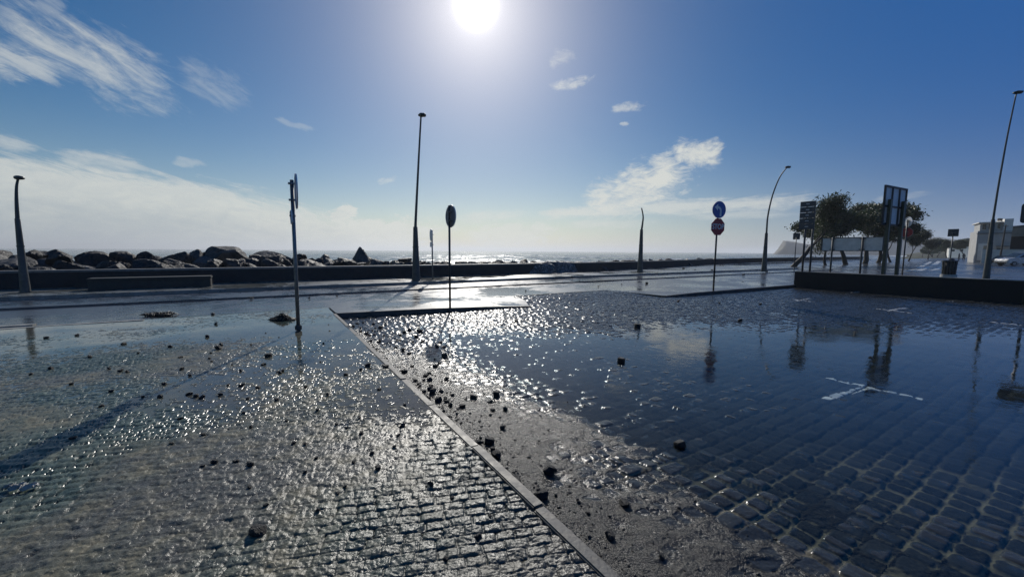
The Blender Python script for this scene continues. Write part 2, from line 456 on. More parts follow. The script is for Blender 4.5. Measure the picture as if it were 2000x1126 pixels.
def setts(a, b, pitch, length, jw, seed, jit=0.22):
    """rows of setts along a; returns joint mask, per-stone random, dome profile, tilts"""
    bb = b / pitch + 0.10 * (vnoise(a * 1.3, b * 0.7, seed) - 0.5) * 2
    row = np.floor(bb); fb = bb - row
    aa = a / length * (0.85 + 0.3 * hash2(row, row * 0, seed + 1)) + hash2(row, row * 0 + 3, seed + 2) * 7
    aa = aa + jit * 2 * (vnoise(aa * 0.5, row * 17.3, seed + 3) - 0.5)
    cell = np.floor(aa); fa = aa - cell
    r1_, r2_, r3_ = hash2(cell, row, seed + 4), hash2(cell, row, seed + 5), hash2(cell, row, seed + 6)
    da = np.minimum(fa, 1 - fa) * length; db = np.minimum(fb, 1 - fb) * pitch
    # rounded corners
    ww = 2.4 * jw
    ka, kb = np.clip(1 - da / ww, 0, 1), np.clip(1 - db / ww, 0, 1)
    k = np.clip((ka ** 3 + kb ** 3) ** (1 / 3), 0, 1)
    k = np.clip(k + 0.22 * (vnoise(a * 45, b * 45, seed + 8) - 0.5), 0, 1)
    joint = smooth(k, 0.50, 0.92)
    tilt = (fa - 0.5) * (r2_ - 0.5) + (fb - 0.5) * (r3_ - 0.5)
    crown = -((fa - 0.5) ** 2 + (fb - 0.5) ** 2)
    return joint, r1_, tilt, crown

X, Y, FCS = polar(1.15, 30.0, R(68), 0.0021, 0.004, 0.03)
S_, T_ = toST(X, Y)
fc = FCS.mean  # noqa
cS = S_[FCS].mean(1); cT = T_[FCS].mean(1)

# --- left pavement: small setts in rows, half buried in silt
sel = (cS < S_KERB) & (cT < 11.83)
ra = R(11.5); pa, pb = X * math.cos(ra) + Y * math.sin(ra), -X * math.sin(ra) + Y * math.cos(ra)
jn, r1_, tl, cr = setts(pa, pb, 0.078, 0.118, 0.0085, 21)
cov = smooth(fbm2(X * 0.9, Y * 0.9, 4, 31), 0.30, 0.58)                 # silt cover
cov = np.maximum(cov, smooth(Y, 2.6, 1.7) * 0.75 * smooth(fbm2(X * 1.2, Y * 1.2, 3, 37), .35, .6))
near_k = smooth(S_, -1.2, 0.9)
h = 0.0075 * (1 - jn) + 0.007 * (r1_ - 0.5) + 0.020 * tl + 0.012 * cr - 0.006
lump = 0.017 * (fbm2(X * 17, Y * 26, 4, 41, 0.62) - 0.5) + 0.006 * (fbm2(X * 60, Y * 70, 2, 43) - 0.5)
fillz = -0.0015 + 0.010 * (fbm2(X * 6, Y * 6, 3, 47) - 0.5)
hh = h * (1 - 0.7 * cov) + fillz * 0.7 * cov + lump
slope = 0.02 * (fbm2(X * 0.25, Y * 0.25, 2, 51) - 0.5)
wl = -0.0035 + 0.022 * (fbm2(X * 0.42 + 3.1, Y * 0.55 + 1.7, 3, 57) - 0.5) - 0.006 * smooth(Y, 4.5, 2.5) + 0.009 * smooth(Y, 4.0, 7.5)
film = smooth(wl - hh, -0.0008, 0.0008)
z = np.maximum(hh, wl) + slope - 0.004
v = np.stack([X, Y, z], 1)
v2, f2, at2 = keep_faces(v, FCS, dict(joint=jn * (1 - 0.5 * cov), film=film, rnd=r1_, mud=cov, paint=jn * 0), sel)
GROUND = [v2]
tag(link('pavement', np_mesh('pavement', v2, f2, at2), M_PAV), kind='structure')

# --- parking area: bigger basalt cobbles, a bar of gritty mud along the kerb, a basin for the puddle
sel = (cS > S_KERB) & (cS < S_WALL + 0.2) & (cT < 12.02)
jn, r1_, tl, cr = setts(S_ + 0.05 * (fbm2(X * 2.3, Y * 2.3, 2, 62) - .5), T_ + 0.028 * (fbm2(X * 1.9 + 5, Y * 1.9, 2, 63) - .5), 0.150, 0.146, 0.020, 61, 0.8)
mid_ = fbm2(X * 0.55, Y * 0.55, 3, 71)
base = LOT_Z - 0.004 + 0.016 * (mid_ - 0.5)
base = base - 0.024 * smooth(Y, 10.5, 7.0) * smooth(S_, 2.0, 3.4)
base = base + 0.007 * smooth(Y, 3.4, 1.7) + 0.006 * smooth(T_, 5.0, 9.0) * smooth(S_, 6.0, 14)
base = base - 0.0045 * smooth(Y, 2.6, 3.6) * smooth(Y, 8.5, 7.0) - 0.003 + 0.0065 * smooth(S_, 9.0, 6.0) * smooth(Y, 3.4, 4.2) + 0.006 * smooth(Y, 2.9, 2.1) * smooth(S_, 3.0, 4.0)
ramp = smooth(T_ - lot_edge(S_), 0.0, 2.0)
h = 0.011 * (1 - jn) + 0.016 * (r1_ - 0.5) * np.abs(r1_ * 2 - 1) ** 0.5 + 0.020 * tl + 0.008 * cr - 0.007 + 0.013 * (fbm2(X * 9, Y * 9, 2, 72) - 0.5) + 0.004 * (fbm2(X * 20, Y * 20, 3, 73) - 0.5) + 0.003 * (fbm2(X * 55, Y * 55, 2, 75) - 0.5)
wd = np.interp(T_, [-1, 1, 3, 5.5, 7, 8.5, 10, 11], [1.9, 1.75, 1.6, 1.45, 1.0, 0.6, 0.35, 0.3])
edge_n = (fbm2(X * 1.7, Y * 1.7, 4, 81) - 0.5) * 1.3
d_ = np.clip((S_ - 1.44) / np.maximum(wd * (1 + edge_n), 0.08), 0, 3)
bar = 0.085 * np.exp(-(d_ * 1.3) ** 2) * np.interp(T_, [-1, 1.0, 6.5, 9.5, 10.7], [1, 1, 0.85, 0.7, 0.5])
bar = bar + 0.022 * (fbm2(X * 3.2, Y * 9.0, 4, 83) - 0.5) * smooth(bar, 0.0, 0.02) + 0.010 * (fbm2(X * 5, Y * 26, 3, 89) - 0.5) * smooth(bar, 0.0, 0.012)
bar_z = LOT_Z - 0.057 + bar + 0.010 * (fbm2(X * 14, Y * 14, 4, 85, 0.6) - 0.5) + 0.004 * (fbm2(X * 70, Y * 70, 2, 87) - 0.5)
hz_ = base + h
mud = smooth(bar_z - hz_, -0.006, 0.012)
z = np.maximum(hz_, bar_z)
z = z + ramp * (0.085 - 0.25 * 0)
z = np.where(T_ > 11.6, np.minimum(z, -0.022), z)
# painted T marks of the parking bays follow the cobbles
paint = np.zeros_like(X)
def paint_line(p0, p1, w=0.10):
    global paint
    p0, p1 = np.array(p0), np.array(p1); L = np.linalg.norm(p1 - p0); e = (p1 - p0) / L
    u = (X - p0[0]) * e[0] + (Y - p0[1]) * e[1]; w_ = -(X - p0[0]) * e[1] + (Y - p0[1]) * e[0]
    paint = np.maximum(paint, ((u > 0) & (u < L) & (np.abs(w_) < w / 2)) * 1.0)
def atl(px, py): return at(px, py, LOT_Z)
for a_, b_ in (((1608, 731), (1803, 774)), ((1700, 750), (1612, 774)), ((1700, 600), (1782, 611)), ((1733, 606), (1772, 600)), ((1548, 584), (1592, 589)), ((1553, 587), (1582, 582)), ((1660, 571), (1682, 569)), ((1845, 587), (1860, 588)), ((1935, 628), (1995, 634))):
    paint_line(atl(*a_), atl(*b_), 0.088)
paint = paint * (jn < 0.35)
v = np.stack([X, Y, z], 1)
v2, f2, at2 = keep_faces(v, FCS, dict(joint=jn * (1 - mud) * (1 - 0.8 * smooth(Y + 0.8 * (fbm2(X, Y, 3, 64) - .5), 2.7, 3.9)), film=smooth(LOT_Z - 0.0165 - z, 0.0, 0.002), rnd=r1_, mud=mud, paint=paint), sel)
GROUND.append(v2)
tag(link('parking_lot', np_mesh('parking_lot', v2, f2, at2), M_LOT), kind='structure')
WATER_Z = LOT_Z - 0.0165
mb = MB(); mb.slab([ST(1.46, 0.0), ST(1.46, 10.55), ST(6.8, 9.8), ST(15, 9.2), ST(22.55, 9.0), ST(22.55, -12), ST(6, -8)], WATER_Z - 0.0005, WATER_Z)
bm_ = mb.bm
for fc_ in list(bm_.faces):
    if abs(fc_.calc_center_median().z - WATER_Z) > 1e-5: bm_.faces.remove(fc_)
tag(up_mesh(mb.build('puddle', M_PUDDLE)), kind='structure')

# --- kerb strip along the pavement, in stones with open joints
mb = MB(); t = -1.2; k = 0
while t < 10.62:
    L = [1.02, 0.96, 1.1, 0.9][k % 4]; L = min(L, 10.66 - t); k += 1
    c = ST(S_KERB + random.uniform(-.007, .007), t + L / 2)
    mb.box((c[0], c[1], -0.096 + random.uniform(-.005, .005)), (0.08, L - 0.008, 0.2), rz=ANG + random.uniform(-.003, .003), bevel=0.008); t += L
tag(mb.build('kerb_strip', M_KERB), kind='structure')

def strip(name, pts, w, z0, ztop, mat_, kind='structure'):
    """kerb or band that follows a polyline given in (s,t); ztop per point"""
    mb = MB()
    zt = ztop if isinstance(ztop, (list, tuple)) else [ztop] * len(pts)
    for (a, za), (b, zb) in zip(zip(pts, zt), list(zip(pts, zt))[1:]):
        mb.slab([ST(a[0], a[1]), ST(b[0], b[1]), ST(b[0], b[1] + w), ST(a[0], a[1] + w)], z0, [za, zb, zb, za])
    o = mb.build(name, mat_)
    if kind: o['kind'] = kind
    return o
# island with the round sign and its dark kerb
strip('kerb_edge', [(1.46, 10.70), (3.9, 10.30), (5.4, 10.12), (6.9, 9.93)], 0.13, -0.3, [0.004, 0.004, -0.03, -0.095], M_DARKKERB)
mb = MB(); mb.slab([ST(1.45, 10.83), ST(3.9, 10.43), ST(5.4, 10.25), ST(6.9, 10.06), ST(7.4, 11.0), ST(7.6, 11.98), ST(1.45, 11.98)], -0.3, [-.004, -.004, -.035, -.09, -.06, -.028, -.01])
tag(mb.build('traffic_island', M_ROAD), kind='structure')
# island on the right with the stop sign
strip('kerb_edge', [(12.9, 9.52), (14.6, 9.36), (18.5, 9.20), (22.5, 9.12)], 0.13, -0.3, [-0.06, -0.005, 0.01, 0.01], M_DARKKERB)
mb = MB(); mb.slab([ST(12.9, 9.65), ST(14.6, 9.49), ST(18.5, 9.33), ST(22.5, 9.25), ST(22.5, 12.0), ST(12.2, 12.0)], -0.3, [-.065, -.01, .004, .004, .0, -.028])
tag(mb.build('traffic_island', M_ROAD), kind='structure')

# --- road, cycle path, promenade, the rest of the land
def sheet(name, poly, z, mat_):
    mb = MB(); mb.bm.faces.new([mb.bm.verts.new((*ST(*p), z)) for p in poly])
    return tag(up_mesh(mb.build(name, mat_)), kind='structure')
sheet('road', [(-70, 12.0), (130, 12.0), (130, 15.6), (-70, 15.6)], -0.026, M_ROAD)
sheet('pavement_edge', [(-70, 11.8), (1.4, 11.8), (1.4, 12.02), (-70, 12.02)], -0.008, M_PAV)
strip('kerb_edge', [(-40, 11.72), (-2.4, 11.72)], 0.13, -0.3, 0.014, M_PALEKERB)
strip('kerb_edge', [(-40, 12.15), (-4.2, 12.15)], 0.16, -0.3, 0.006, M_PALEKERB)
mb = MB(); mb.slab([ST(-70, 15.6), ST(46, 15.6), ST(46, 17.75), ST(-70, 17.75)], -0.3, 0.03)
tag(mb.build('cycle_path', M_CYCLE), kind='structure')
WALL = [(-45, 20.75), (-10, 20.8), (6, 20.95), (14, 21.25), (20, 21.7), (26, 22.6), (34, 24.5), (46, 27.8), (62, 30.8), (90, 34), (130, 38)]
mb = MB(); mb.slab([ST(-45, 17.75), ST(44, 17.75), ST(46, 27.0), ST(130, 36.5)] + [ST(a, b + 0.1) for a, b in WALL[::-1]], -0.4, 0.15)
tag(mb.build('promenade', M_PROM), kind='structure')
sheet('asphalt_ground', [(22.75, -90), (240, -90), (240, 40.0), (130, 37), (46, 27.5), (45, 12.0), (22.75, 12.0)], -0.022, M_ROAD)
sheet('ground', [(-300, -300), (400, -300), (400, 38), (130, 38), (62, 30), (20, 21), (-300, 20.9)], -0.42, M_BENCH)
sheet('pavement_far', [(-75, -40), (1.2, -40), (1.2, 11.8), (-75, 11.8)], -0.075, M_PAV)

# ------------------------------------------------------------------ sea
def sea_material():
    mt, n, b = material('sea_water')
    p = pos(n)
    d = n.new('ShaderNodeCameraData')
    foam = attr(n, 'foam')
    h = n.add(n.mul(n.noise(p, 0.09, 5, 0.6, 0.5), 1.6), n.mul(n.noise(p, 0.6, 4, 0.6, 0.4), 0.22))
    n.put(b.inputs['Base Color'], n.mix(foam, (0.012, 0.03, 0.038), (0.62, 0.66, 0.68)))
    n.put(b.inputs['Roughness'], n.add(0.14, n.mul(foam, 0.5)))
    b.inputs['IOR'].default_value = 1.33
    n.put(b.inputs['Normal'], n.bump(h, 0.8, 1.0))
    return mt
SEA_Z = -2.6
rs = [18.0]
while rs[-1] < 14000: rs.append(rs[-1] * 1.022 + 0.05)
Rr, TT = np.meshgrid(np.array(rs), np.arange(-R(80), R(80), 0.006), indexing='ij')
X, Y = (Rr * np.sin(TT)).ravel(), (Rr * np.cos(TT)).ravel()
nr, nt = Rr.shape; idx = np.arange(nr * nt).reshape(nr, nt)
FCS = np.stack([idx[:-1, :-1].ravel(), idx[:-1, 1:].ravel(), idx[1:, 1:].ravel(), idx[1:, :-1].ravel()], 1)
S_, T_ = toST(X, Y)
shore = np.interp(S_, [p_[0] for p_ in WALL] + [400, 1500, 14000], [p_[1] + 3 for p_ in WALL] + [70, 400, 9000])
amp = 0.95 * smooth(Rr.ravel(), 900, 60)
sw = fbm2(S_ * 0.035 + 0.4 * vnoise(T_ * 0.05, S_ * 0.05, 3), T_ * 0.10, 4, 91)
z = SEA_Z + amp * (1 - np.abs(sw * 2 - 1)) * 1.5 + amp * 0.5 * (fbm2(X * 0.3, Y * 0.3, 3, 95) - 0.5)
foam = smooth(sw, 0.53, 0.66) * smooth(T_ - shore, 420, 60) * smooth(S_, 0, 20) + smooth(T_ - shore, 12, 3) * 0.8
foam = np.clip(foam * smooth(fbm2(X * 0.5, Y * 0.5, 4, 97), 0.35, 0.6), 0, 1)
ok = (T_ - shore)[FCS].min(1) > -1.5
v2, f2, at2 = keep_faces(np.stack([X, Y, z], 1), FCS, dict(foam=foam), ok)
tag(link('sea', np_mesh('sea', v2, f2, at2), sea_material()), kind='structure')

# ------------------------------------------------------------------ sea wall and bench block
def wall_along(name, pts, h0, h1, th, mat_, cope=True, overhang=0.03, label=None, cat='wall'):
    root = empty(name, (*ST(*pts[0]), h0), 0, label, cat)
    mb, cp_ = MB(), MB()
    ox, oy = ST(*pts[0])
    def rel(p): x, y = ST(*p); return (x - ox, y - oy)
    for a, b in zip(pts, pts[1:]):
        mb.slab([rel(a), rel(b), rel((b[0], b[1] + th)), rel((a[0], a[1] + th))], -0.5, h1 - h0 - (0.08 if cope else 0))
        if cope:
            cp_.slab([rel((a[0], a[1] - overhang)), rel((b[0], b[1] - overhang)), rel((b[0], b[1] + th + overhang)), rel((a[0], a[1] + th + overhang))], h1 - h0 - 0.08, h1 - h0)
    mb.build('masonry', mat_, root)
    if cope: cp_.build('coping', M_COPE, root)
    return root
wall_along('sea_wall', WALL, 0.15, 0.80, 0.45, M_WALL, True, 0.02, 'long low dark sea wall with a pale coping along the promenade, boulders behind it')

mb = MB(); cx, cy = ST(-4.9, 18.95)
b0, b1 = at(172, 567, 0.15), at(412, 559, 0.15)
L = math.hypot(b1[0] - b0[0], b1[1] - b0[1]); rz = math.atan2(b1[1] - b0[1], b1[0] - b0[0])
root = empty('concrete_bench', ((b0[0] + b1[0]) / 2 - 0.25 * math.sin(rz), (b0[1] + b1[1]) / 2 + 0.25 * math.cos(rz), 0.15), rz, 'long low dark concrete block bench standing on the promenade before the sea wall', 'bench')
MB().box((0, 0, 0.16), (L, 0.55, 0.32), bevel=0.02).build('block', M_BENCH, root)
MB().box((0, 0, 0.365), (L + 0.04, 0.6, 0.09), bevel=0.015).build('seat', M_BENCH, root)

# low dark wall at the right of the parking area
root = empty('retaining_wall', (*ST(S_WALL, 9.25), -0.13), ANG, 'low dark wall closing the right side of the flooded parking area', 'wall')
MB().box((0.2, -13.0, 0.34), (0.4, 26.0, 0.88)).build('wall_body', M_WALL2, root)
MB().box((0.2, -13.0, 0.795), (0.406, 26.006, 0.03), bevel=0.006).build('coping', M_COPE, root)  # thin pale strip; the lit rim of the wall top is put into its colour
WALL_TOP = 0.70

def at_depth(px, d):
    """ground position at distance d straight ahead of the camera and in the direction of column px"""
    dd = ray(px, 497); return float(dd[0] / dd[1] * d), float(d)
def pz(px, py, d):
    dd = ray(px, py); return EYE + dd[2] / dd[1] * d
# ------------------------------------------------------------------ street lamps
M_LAMP = simple('dark_green_grey_steel', (0.045, 0.055, 0.055), 0.4, 0.2, 0.3, 3)
M_LAMPBASE = simple('weathered_lamp_base', (0.075, 0.08, 0.075), 0.55, 0.1, 0.35, 4, 0.003)
def lamp(px, py, zb, ped_px, arm_px, label, head=True, base_xy=None, r0=0.125):
    """ped_px: pixel of the pedestal top; arm_px: pixels along the arm (all turned into heights in the plane facing the viewer)"""
    bx, by = base_xy or at(px, py, zb)
    depth = bx * FW[0] + by * FW[1] + (zb - EYE) * FW[2]
    def world(q):
        # point in the upright plane through the base, square to the line of sight
        d = ray(*q); n_ = np.array([bx, by, 0.0]); n_ /= np.linalg.norm(n_)
        t = np.dot(np.array([bx, by, 0]) , n_) / np.dot(d, n_)
        return np.array([0, 0, EYE]) + d * t
    root = empty('street_lamp', (bx, by, zb), 0, label, 'street lamp', 'street lamps along the sea front')
    pt = world(ped_px); H1 = pt[2] - zb
    o3 = np.array([bx, by, zb])
    MB().tube([(0, 0, -0.05), (0, 0, 0.05), (0, 0, H1 * 0.35), (0, 0, H1 - 0.02), (0, 0, H1)], [r0, r0, r0 * 0.78, r0 * 0.5, r0 * 0.5], 14).build('pedestal', M_LAMPBASE, root, True)
    MB().tube([(0, 0, H1 * 0.62), (0, 0, H1 * 0.62 + 0.05)], [r0 * 0.72] * 2, 14).build('collar', M_LAMP, root)
    MB().tube([(0, 0, -0.03), (0, 0, 0.03)], [r0 * 1.2] * 2, 14).build('base_plate', M_LAMP, root)
    arm = [np.array([0, 0, H1 - 0.05])] + [world(q) - o3 - np.array([pt[0] - bx, pt[1] - by, 0.0]) for q in arm_px]
    # smooth arm
    P = [Vector(a) for a in arm]; Q = []
    for i in range(len(P) - 1):
        p0, p1, p2, p3 = P[max(i - 1, 0)], P[i], P[i + 1], P[min(i + 2, len(P) - 1)]
        for k in range(6):
            t = k / 6
            Q.append(0.5 * ((2 * p1) + (p2 - p0) * t + (2 * p0 - 5 * p1 + 4 * p2 - p3) * t * t + (3 * p1 - p0 - 3 * p2 + p3) * t ** 3))
    Q.append(P[-1]); m_ = len(Q)
    MB().tube(Q, [max(0.055, r0 * 0.36) * (1 - 0.5 * i / m_) for i in range(m_)], 9).build('arm', M_LAMP, root, True)
    if head:
        d = (Q[-1] - Q[-3]).normalized(); e = Vector((0.8 if d.x >= -0.02 else -0.8, -0.35, 0.05)).normalized()
        c = Q[-1]
        hb = MB().tube([c - e * 0.12, c - e * 0.09 + Vector((0, 0, .02)), c + e * 0.03 + Vector((0, 0, .04)), c + e * 0.2, c + e * 0.25], [k_ * min(1.0, r0 / 0.17) for k_ in (0.05, 0.10, 0.15, 0.13, 0.04)], 12)
        for v_ in hb.bm.verts: v_.co.z = c.z + (v_.co.z - c.z) * 0.62
        hb.build('lamp_head', M_LAMP, root, True)
    return root
lamp(50, 571, 0.15, (39.5, 427), [(38.5, 408), (37.6, 385), (38, 364), (41, 349)], 'short lamp post on a thick tapered base beside the long concrete bench')
lamp(813, 548, 0.15, (812, 443), [(812.5, 432), (815, 380), (819, 300), (823, 226)], 'tall straight lamp post rising over the sea wall left of the sun', r0=0.2)
lamp(1250, 531, 0.15, (1253, 448), [(1255, 435), (1256, 422), (1253, 406)], 'lamp post with a broken off, headless curved stub arm by the sea wall', head=False, r0=0.2)
lamp(1492, 529, 0.15, (1496, 455), [(1496.5, 448), (1499, 420), (1508, 381), (1522, 346), (1536, 327)], 'lamp post with a thin arm bowed far over to the right', r0=0.2)
lamp(0, 0, -0.02, (1942.5, 428), [(1944.5, 415), (1955, 350), (1971, 262), (1988, 181)], 'tall lamp post behind the low wall at the right edge, leaning to the right', base_xy=at_depth(1931.5, 22), r0=0.155)

# ------------------------------------------------------------------ signs
M_POST = simple('galvanised_post', (0.20, 0.21, 0.215), 0.42, 0.6, 0.25, 8)
M_DPOST = simple('dark_post', (0.05, 0.055, 0.06), 0.45, 0.3, 0.25, 8)
M_OLIVE = simple('olive_sign_post', (0.075, 0.08, 0.055), 0.5, 0.2, 0.3, 5)
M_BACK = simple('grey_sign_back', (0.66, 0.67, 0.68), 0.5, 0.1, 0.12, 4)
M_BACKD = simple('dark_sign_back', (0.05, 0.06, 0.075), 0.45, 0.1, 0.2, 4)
M_FRAME = simple('black_sign_frame', (0.02, 0.024, 0.03), 0.5, 0.1, 0.2, 4)
M_RED = simple('red_sign_face', (0.42, 0.02, 0.025), 0.35, 0, 0.1, 5)
M_BLUE = simple('blue_sign_face', (0.02, 0.10, 0.38), 0.35, 0, 0.1, 5)
M_WHITE = simple('white_sign_face', (0.78, 0.78, 0.78), 0.4, 0, 0.05, 5)
def ngon(r, n, rot=0.0, cx=0, cz=0, sx=1, sz=1): return [(cx + sx * r * math.cos(rot + k * 2 * math.pi / n), cz + sz * r * math.sin(rot + k * 2 * math.pi / n)) for k in range(n)]
def rrect(w, h, r, cx=0, cz=0):
    p = []
    for sx, sz, a in ((1, 1, 0), (-1, 1, 90), (-1, -1, 180), (1, -1, 270)):
        for k in range(5):
            t = R(a + k * 22.5); p.append((cx + sx * (w / 2 - r) + r * math.cos(t), cz + sz * (h / 2 - r) + r * math.sin(t)))
    return p
def plate(name, poly, root, mat_, y=-0.045, th=0.006, rim=0.02):
    """pressed sign plate with a folded rim; its front faces -Y"""
    o = MB().prism(poly, y - th, y).build(name, mat_, root)
    if rim:
        cx = sum(p[0] for p in poly) / len(poly); cz = sum(p[1] for p in poly) / len(poly)
        mb = MB(); n = len(poly); inn = [(cx + (x - cx) * 0.975, cz + (z - cz) * 0.975) for x, z in poly]
        for k in range(n):
            a, b, c, d = poly[k], poly[(k + 1) % n], inn[(k + 1) % n], inn[k]
            mb.prism([a, b, c, d], y + 0.0005, y + rim)
        mb.build('rim', M_BACK if mat_ is not M_BACKD else M_BACKD, o)
    return o
def clamp(root, z, mat_=None, w=0.2, x=0.0):
    return MB().box((x, -0.012, z), (w, 0.055, 0.035)).box((x, 0.02, z), (0.09, 0.09, 0.03)).build('clamp', mat_ or M_POST, root)
def post(root, h, r=0.032, mat_=None, x=0.0, lean=0.0, y=0.0):
    return MB().tube([(x, y, -0.15), (x + lean * h, y, h)], r, 12).tube([(x + lean * h, y, h), (x + lean * h * 1.001, y, h + 0.012)], [r * 1.1, r * 0.6], 12).build('post', mat_ or M_POST, root, True)
def sign(loc, yaw, label, name='road_sign', group=None):
    return empty(name, loc, yaw, label, 'road sign', group)
def letters(txt, size, root, mat_, loc, sx=1.0, name='lettering'):
    cu = bpy.data.curves.new('lettering', 'FONT'); cu.body = txt; cu.size = size; cu.align_x = 'CENTER'; cu.align_y = 'CENTER'
    cu.extrude = 0.0015; cu.offset = size * 0.012
    tmp = bpy.data.objects.new('tmp', cu); C.objects.link(tmp)
    bpy.context.view_layer.update()
    me = bpy.data.meshes.new_from_object(tmp.evaluated_get(bpy.context.evaluated_depsgraph_get()))
    bpy.data.objects.remove(tmp)
    me.transform(Matrix.Translation(loc) @ Matrix.Rotation(R(90), 4, 'X') @ Matrix.Diagonal((sx, 1, 1, 1)))
    return link(name, me, mat_, root)

def facing(x, y, off):
    """yaw of a sign whose front (-Y) is turned off degrees from looking straight at the camera position"""
    return math.atan2(y, x) - math.pi / 2 + R(off)

# pole with an edge-on round plate and a small plate under it
x, y = at(583, 645); yaw = facing(x, y, 92.5)
r = sign((x, y, 0), yaw, 'grey pole in the wet pavement with its round plate seen edge-on', group=None)
post(r, 2.92, 0.034, x=0, lean=-0.0)
plate('sign_plate', ngon(0.335, 28, cz=2.72), r, M_BLUE, y=-0.075); clamp(r, 2.86, None, 0.07); clamp(r, 2.55, None, 0.07)
o = plate('plate_below', rrect(0.5, 0.24, 0.03, 0, 2.22), r, M_WHITE, y=-0.07); o.rotation_euler = (R(-2.5), 0, 0); clamp(r, 2.25, None, 0.07)
MB().box((0, 0, 0.06), (0.12, 0.12, 0.12), bevel=0.02).build('foot', M_DARKKERB, r)
# round sign seen obliquely on the island
x, y = at(879, 600); yaw = facing(x, y, 116)
r = sign((x, y, -0.03), yaw, 'round dark blue sign turned sideways on a thin pole on the island kerb')
post(r, 2.86, 0.03, M_DPOST)
o = plate('sign_plate', ngon(0.31, 32, cz=2.58), r, simple('blue_grey_sign_back', (0.15, 0.165, 0.20), 0.5, 0.1, 0.15, 4), y=-0.05); clamp(r, 2.7); clamp(r, 2.45)
# far pole with two small plates edge-on
x, y = at(845, 545, 0.15); yaw = facing(x, y, -78)
r = sign((x, y, 0.15), yaw, 'thin pole by the sea wall carrying two narrow plates seen edge-on')
post(r, 2.45, 0.035, M_POST); plate('sign_plate', ngon(0.3, 24, cz=2.22), r, M_BACK, y=-0.06); plate('plate_below', rrect(0.45, 0.25, 0.03, 0, 1.75), r, M_BACK, y=-0.06); clamp(r, 2.25); clamp(r, 1.75)

def arrow_left(root, cz, y, s):
    mb = MB(); P = []
    # bent stem: up from the bottom right, turning to the left
    rad, wd_ = 0.155 * s, 0.046 * s
    cx0 = -0.06 * s
    outer = [(cx0 + (rad + wd_) * math.cos(R(a)), cz + 0.0 + (rad + wd_) * math.sin(R(a)) - 0.06 * s) for a in range(0, 91, 10)]
    inner = [(cx0 + (rad - wd_) * math.cos(R(a)), cz + (rad - wd_) * math.sin(R(a)) - 0.06 * s) for a in range(0, 91, 10)]
    for k in range(9): mb.prism([outer[k], outer[k + 1], inner[k + 1], inner[k]], y - 0.003, y)
    mb.prism([(cx0 + rad - wd_, cz - 0.27 * s), (cx0 + rad + wd_, cz - 0.27 * s), (cx0 + rad + wd_, cz - 0.06 * s), (cx0 + rad - wd_, cz - 0.06 * s)], y - 0.003, y)
    zc = cz + rad - 0.06 * s
    mb.prism([(cx0 + 0.0, zc + 0.135 * s), (cx0 - 0.17 * s, zc), (cx0 + 0.0, zc - 0.135 * s)], y - 0.003, y)
    return mb.build('arrow', M_WHITE, root)
def stop_sign(x, y, z0, yaw, label, hgt=3.7, s=1.0, front=True):
    r = sign((x, y, z0), yaw, label)
    post(r, hgt - 0.12, 0.036, M_DPOST, lean=0.006)
    cz2, cz1 = hgt - 0.35 * s, hgt - 1.045 * s
    o = plate('direction_plate', ngon(0.345 * s, 36, cz=cz2, cx=0.02), r, M_BLUE, y=-0.06)
    if front: arrow_left(o, cz2, -0.068, s)
    o2 = plate('stop_plate', ngon(0.365 * s, 8, R(22.5), cz=cz1, cx=0.0), r, M_RED, y=-0.06)
    if front: letters('STOP', 0.30 * s, o2, M_WHITE, (0, -0.068, cz1), 0.86)
    for dz in (0.15, -0.15): clamp(r, cz2 + dz); clamp(r, cz1 + dz)
    return r
x, y = at(1393, 568, -0.01)
stop_sign(x, y, -0.01, facing(x, y, 46), 'red octagonal STOP sign under a round blue left turn arrow on one dark pole')

# tall dark direction sign seen from behind
D = 19.6; x, y = at_depth(1572, D); zt, zb = pz(1572, 392, D), pz(1572, 447, D)
r = sign((x, y, -0.02), R(-58), 'tall dark direction sign seen from behind, five stacked boards on two posts')
wid = 0.66
for k in range(5):
    hk = (zt - zb) / 5
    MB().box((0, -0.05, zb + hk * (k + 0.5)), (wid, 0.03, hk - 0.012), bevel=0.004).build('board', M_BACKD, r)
    MB().box((0.0, -0.071, zb + hk * (k + 0.5)), (0.14, 0.012, 0.03)).build('clamp', M_BACK, r)
post(r, zt - 0.1, 0.045, M_DPOST, x=-0.06); post(r, zt - 0.3, 0.045, M_DPOST, x=0.26)
# small square sign
D = 36; x, y = at_depth(1553, D); zt, zb = pz(1553, 455, D), pz(1553, 467.5, D)
r = sign((x, y, 0.0), facing(x, y, 175), 'small square grey sign on a thin pole left of the tall dark direction sign')
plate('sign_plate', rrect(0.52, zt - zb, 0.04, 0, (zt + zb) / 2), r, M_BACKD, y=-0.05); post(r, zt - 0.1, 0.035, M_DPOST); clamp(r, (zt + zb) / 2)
# long pale board
D = 20.0; x, y = at_depth(1659, D); zt, zb = pz(1659, 463, D), pz(1659, 488.5, D)
r = sign((x, y, -0.02), R(-65), 'long low grey board seen from behind on two slim posts')
w = 2.55
o = MB().box((0, 0.07, (zt + zb) / 2), (w, 0.03, zt - zb), bevel=0.003).build('board', M_BACK, r)
mb = MB()
for zz in (zt + 0.004, zb - 0.004): mb.box((0, 0.06, zz), (w + 0.06, 0.07, 0.035))
for xx in (-w / 2 - 0.012, w / 2 + 0.012): mb.box((xx, 0.061, (zt + zb) / 2), (0.035, 0.066, zt - zb - 0.04))
mb.build('frame', M_BACKD, o)
for xx in (-0.78, 0.50):
    post(r, zt + 0.02, 0.042, M_DPOST, x=xx); clamp(r, zt - 0.06, M_BACKD, 0.24, xx); clamp(r, zb + 0.06, M_BACKD, 0.24, xx)
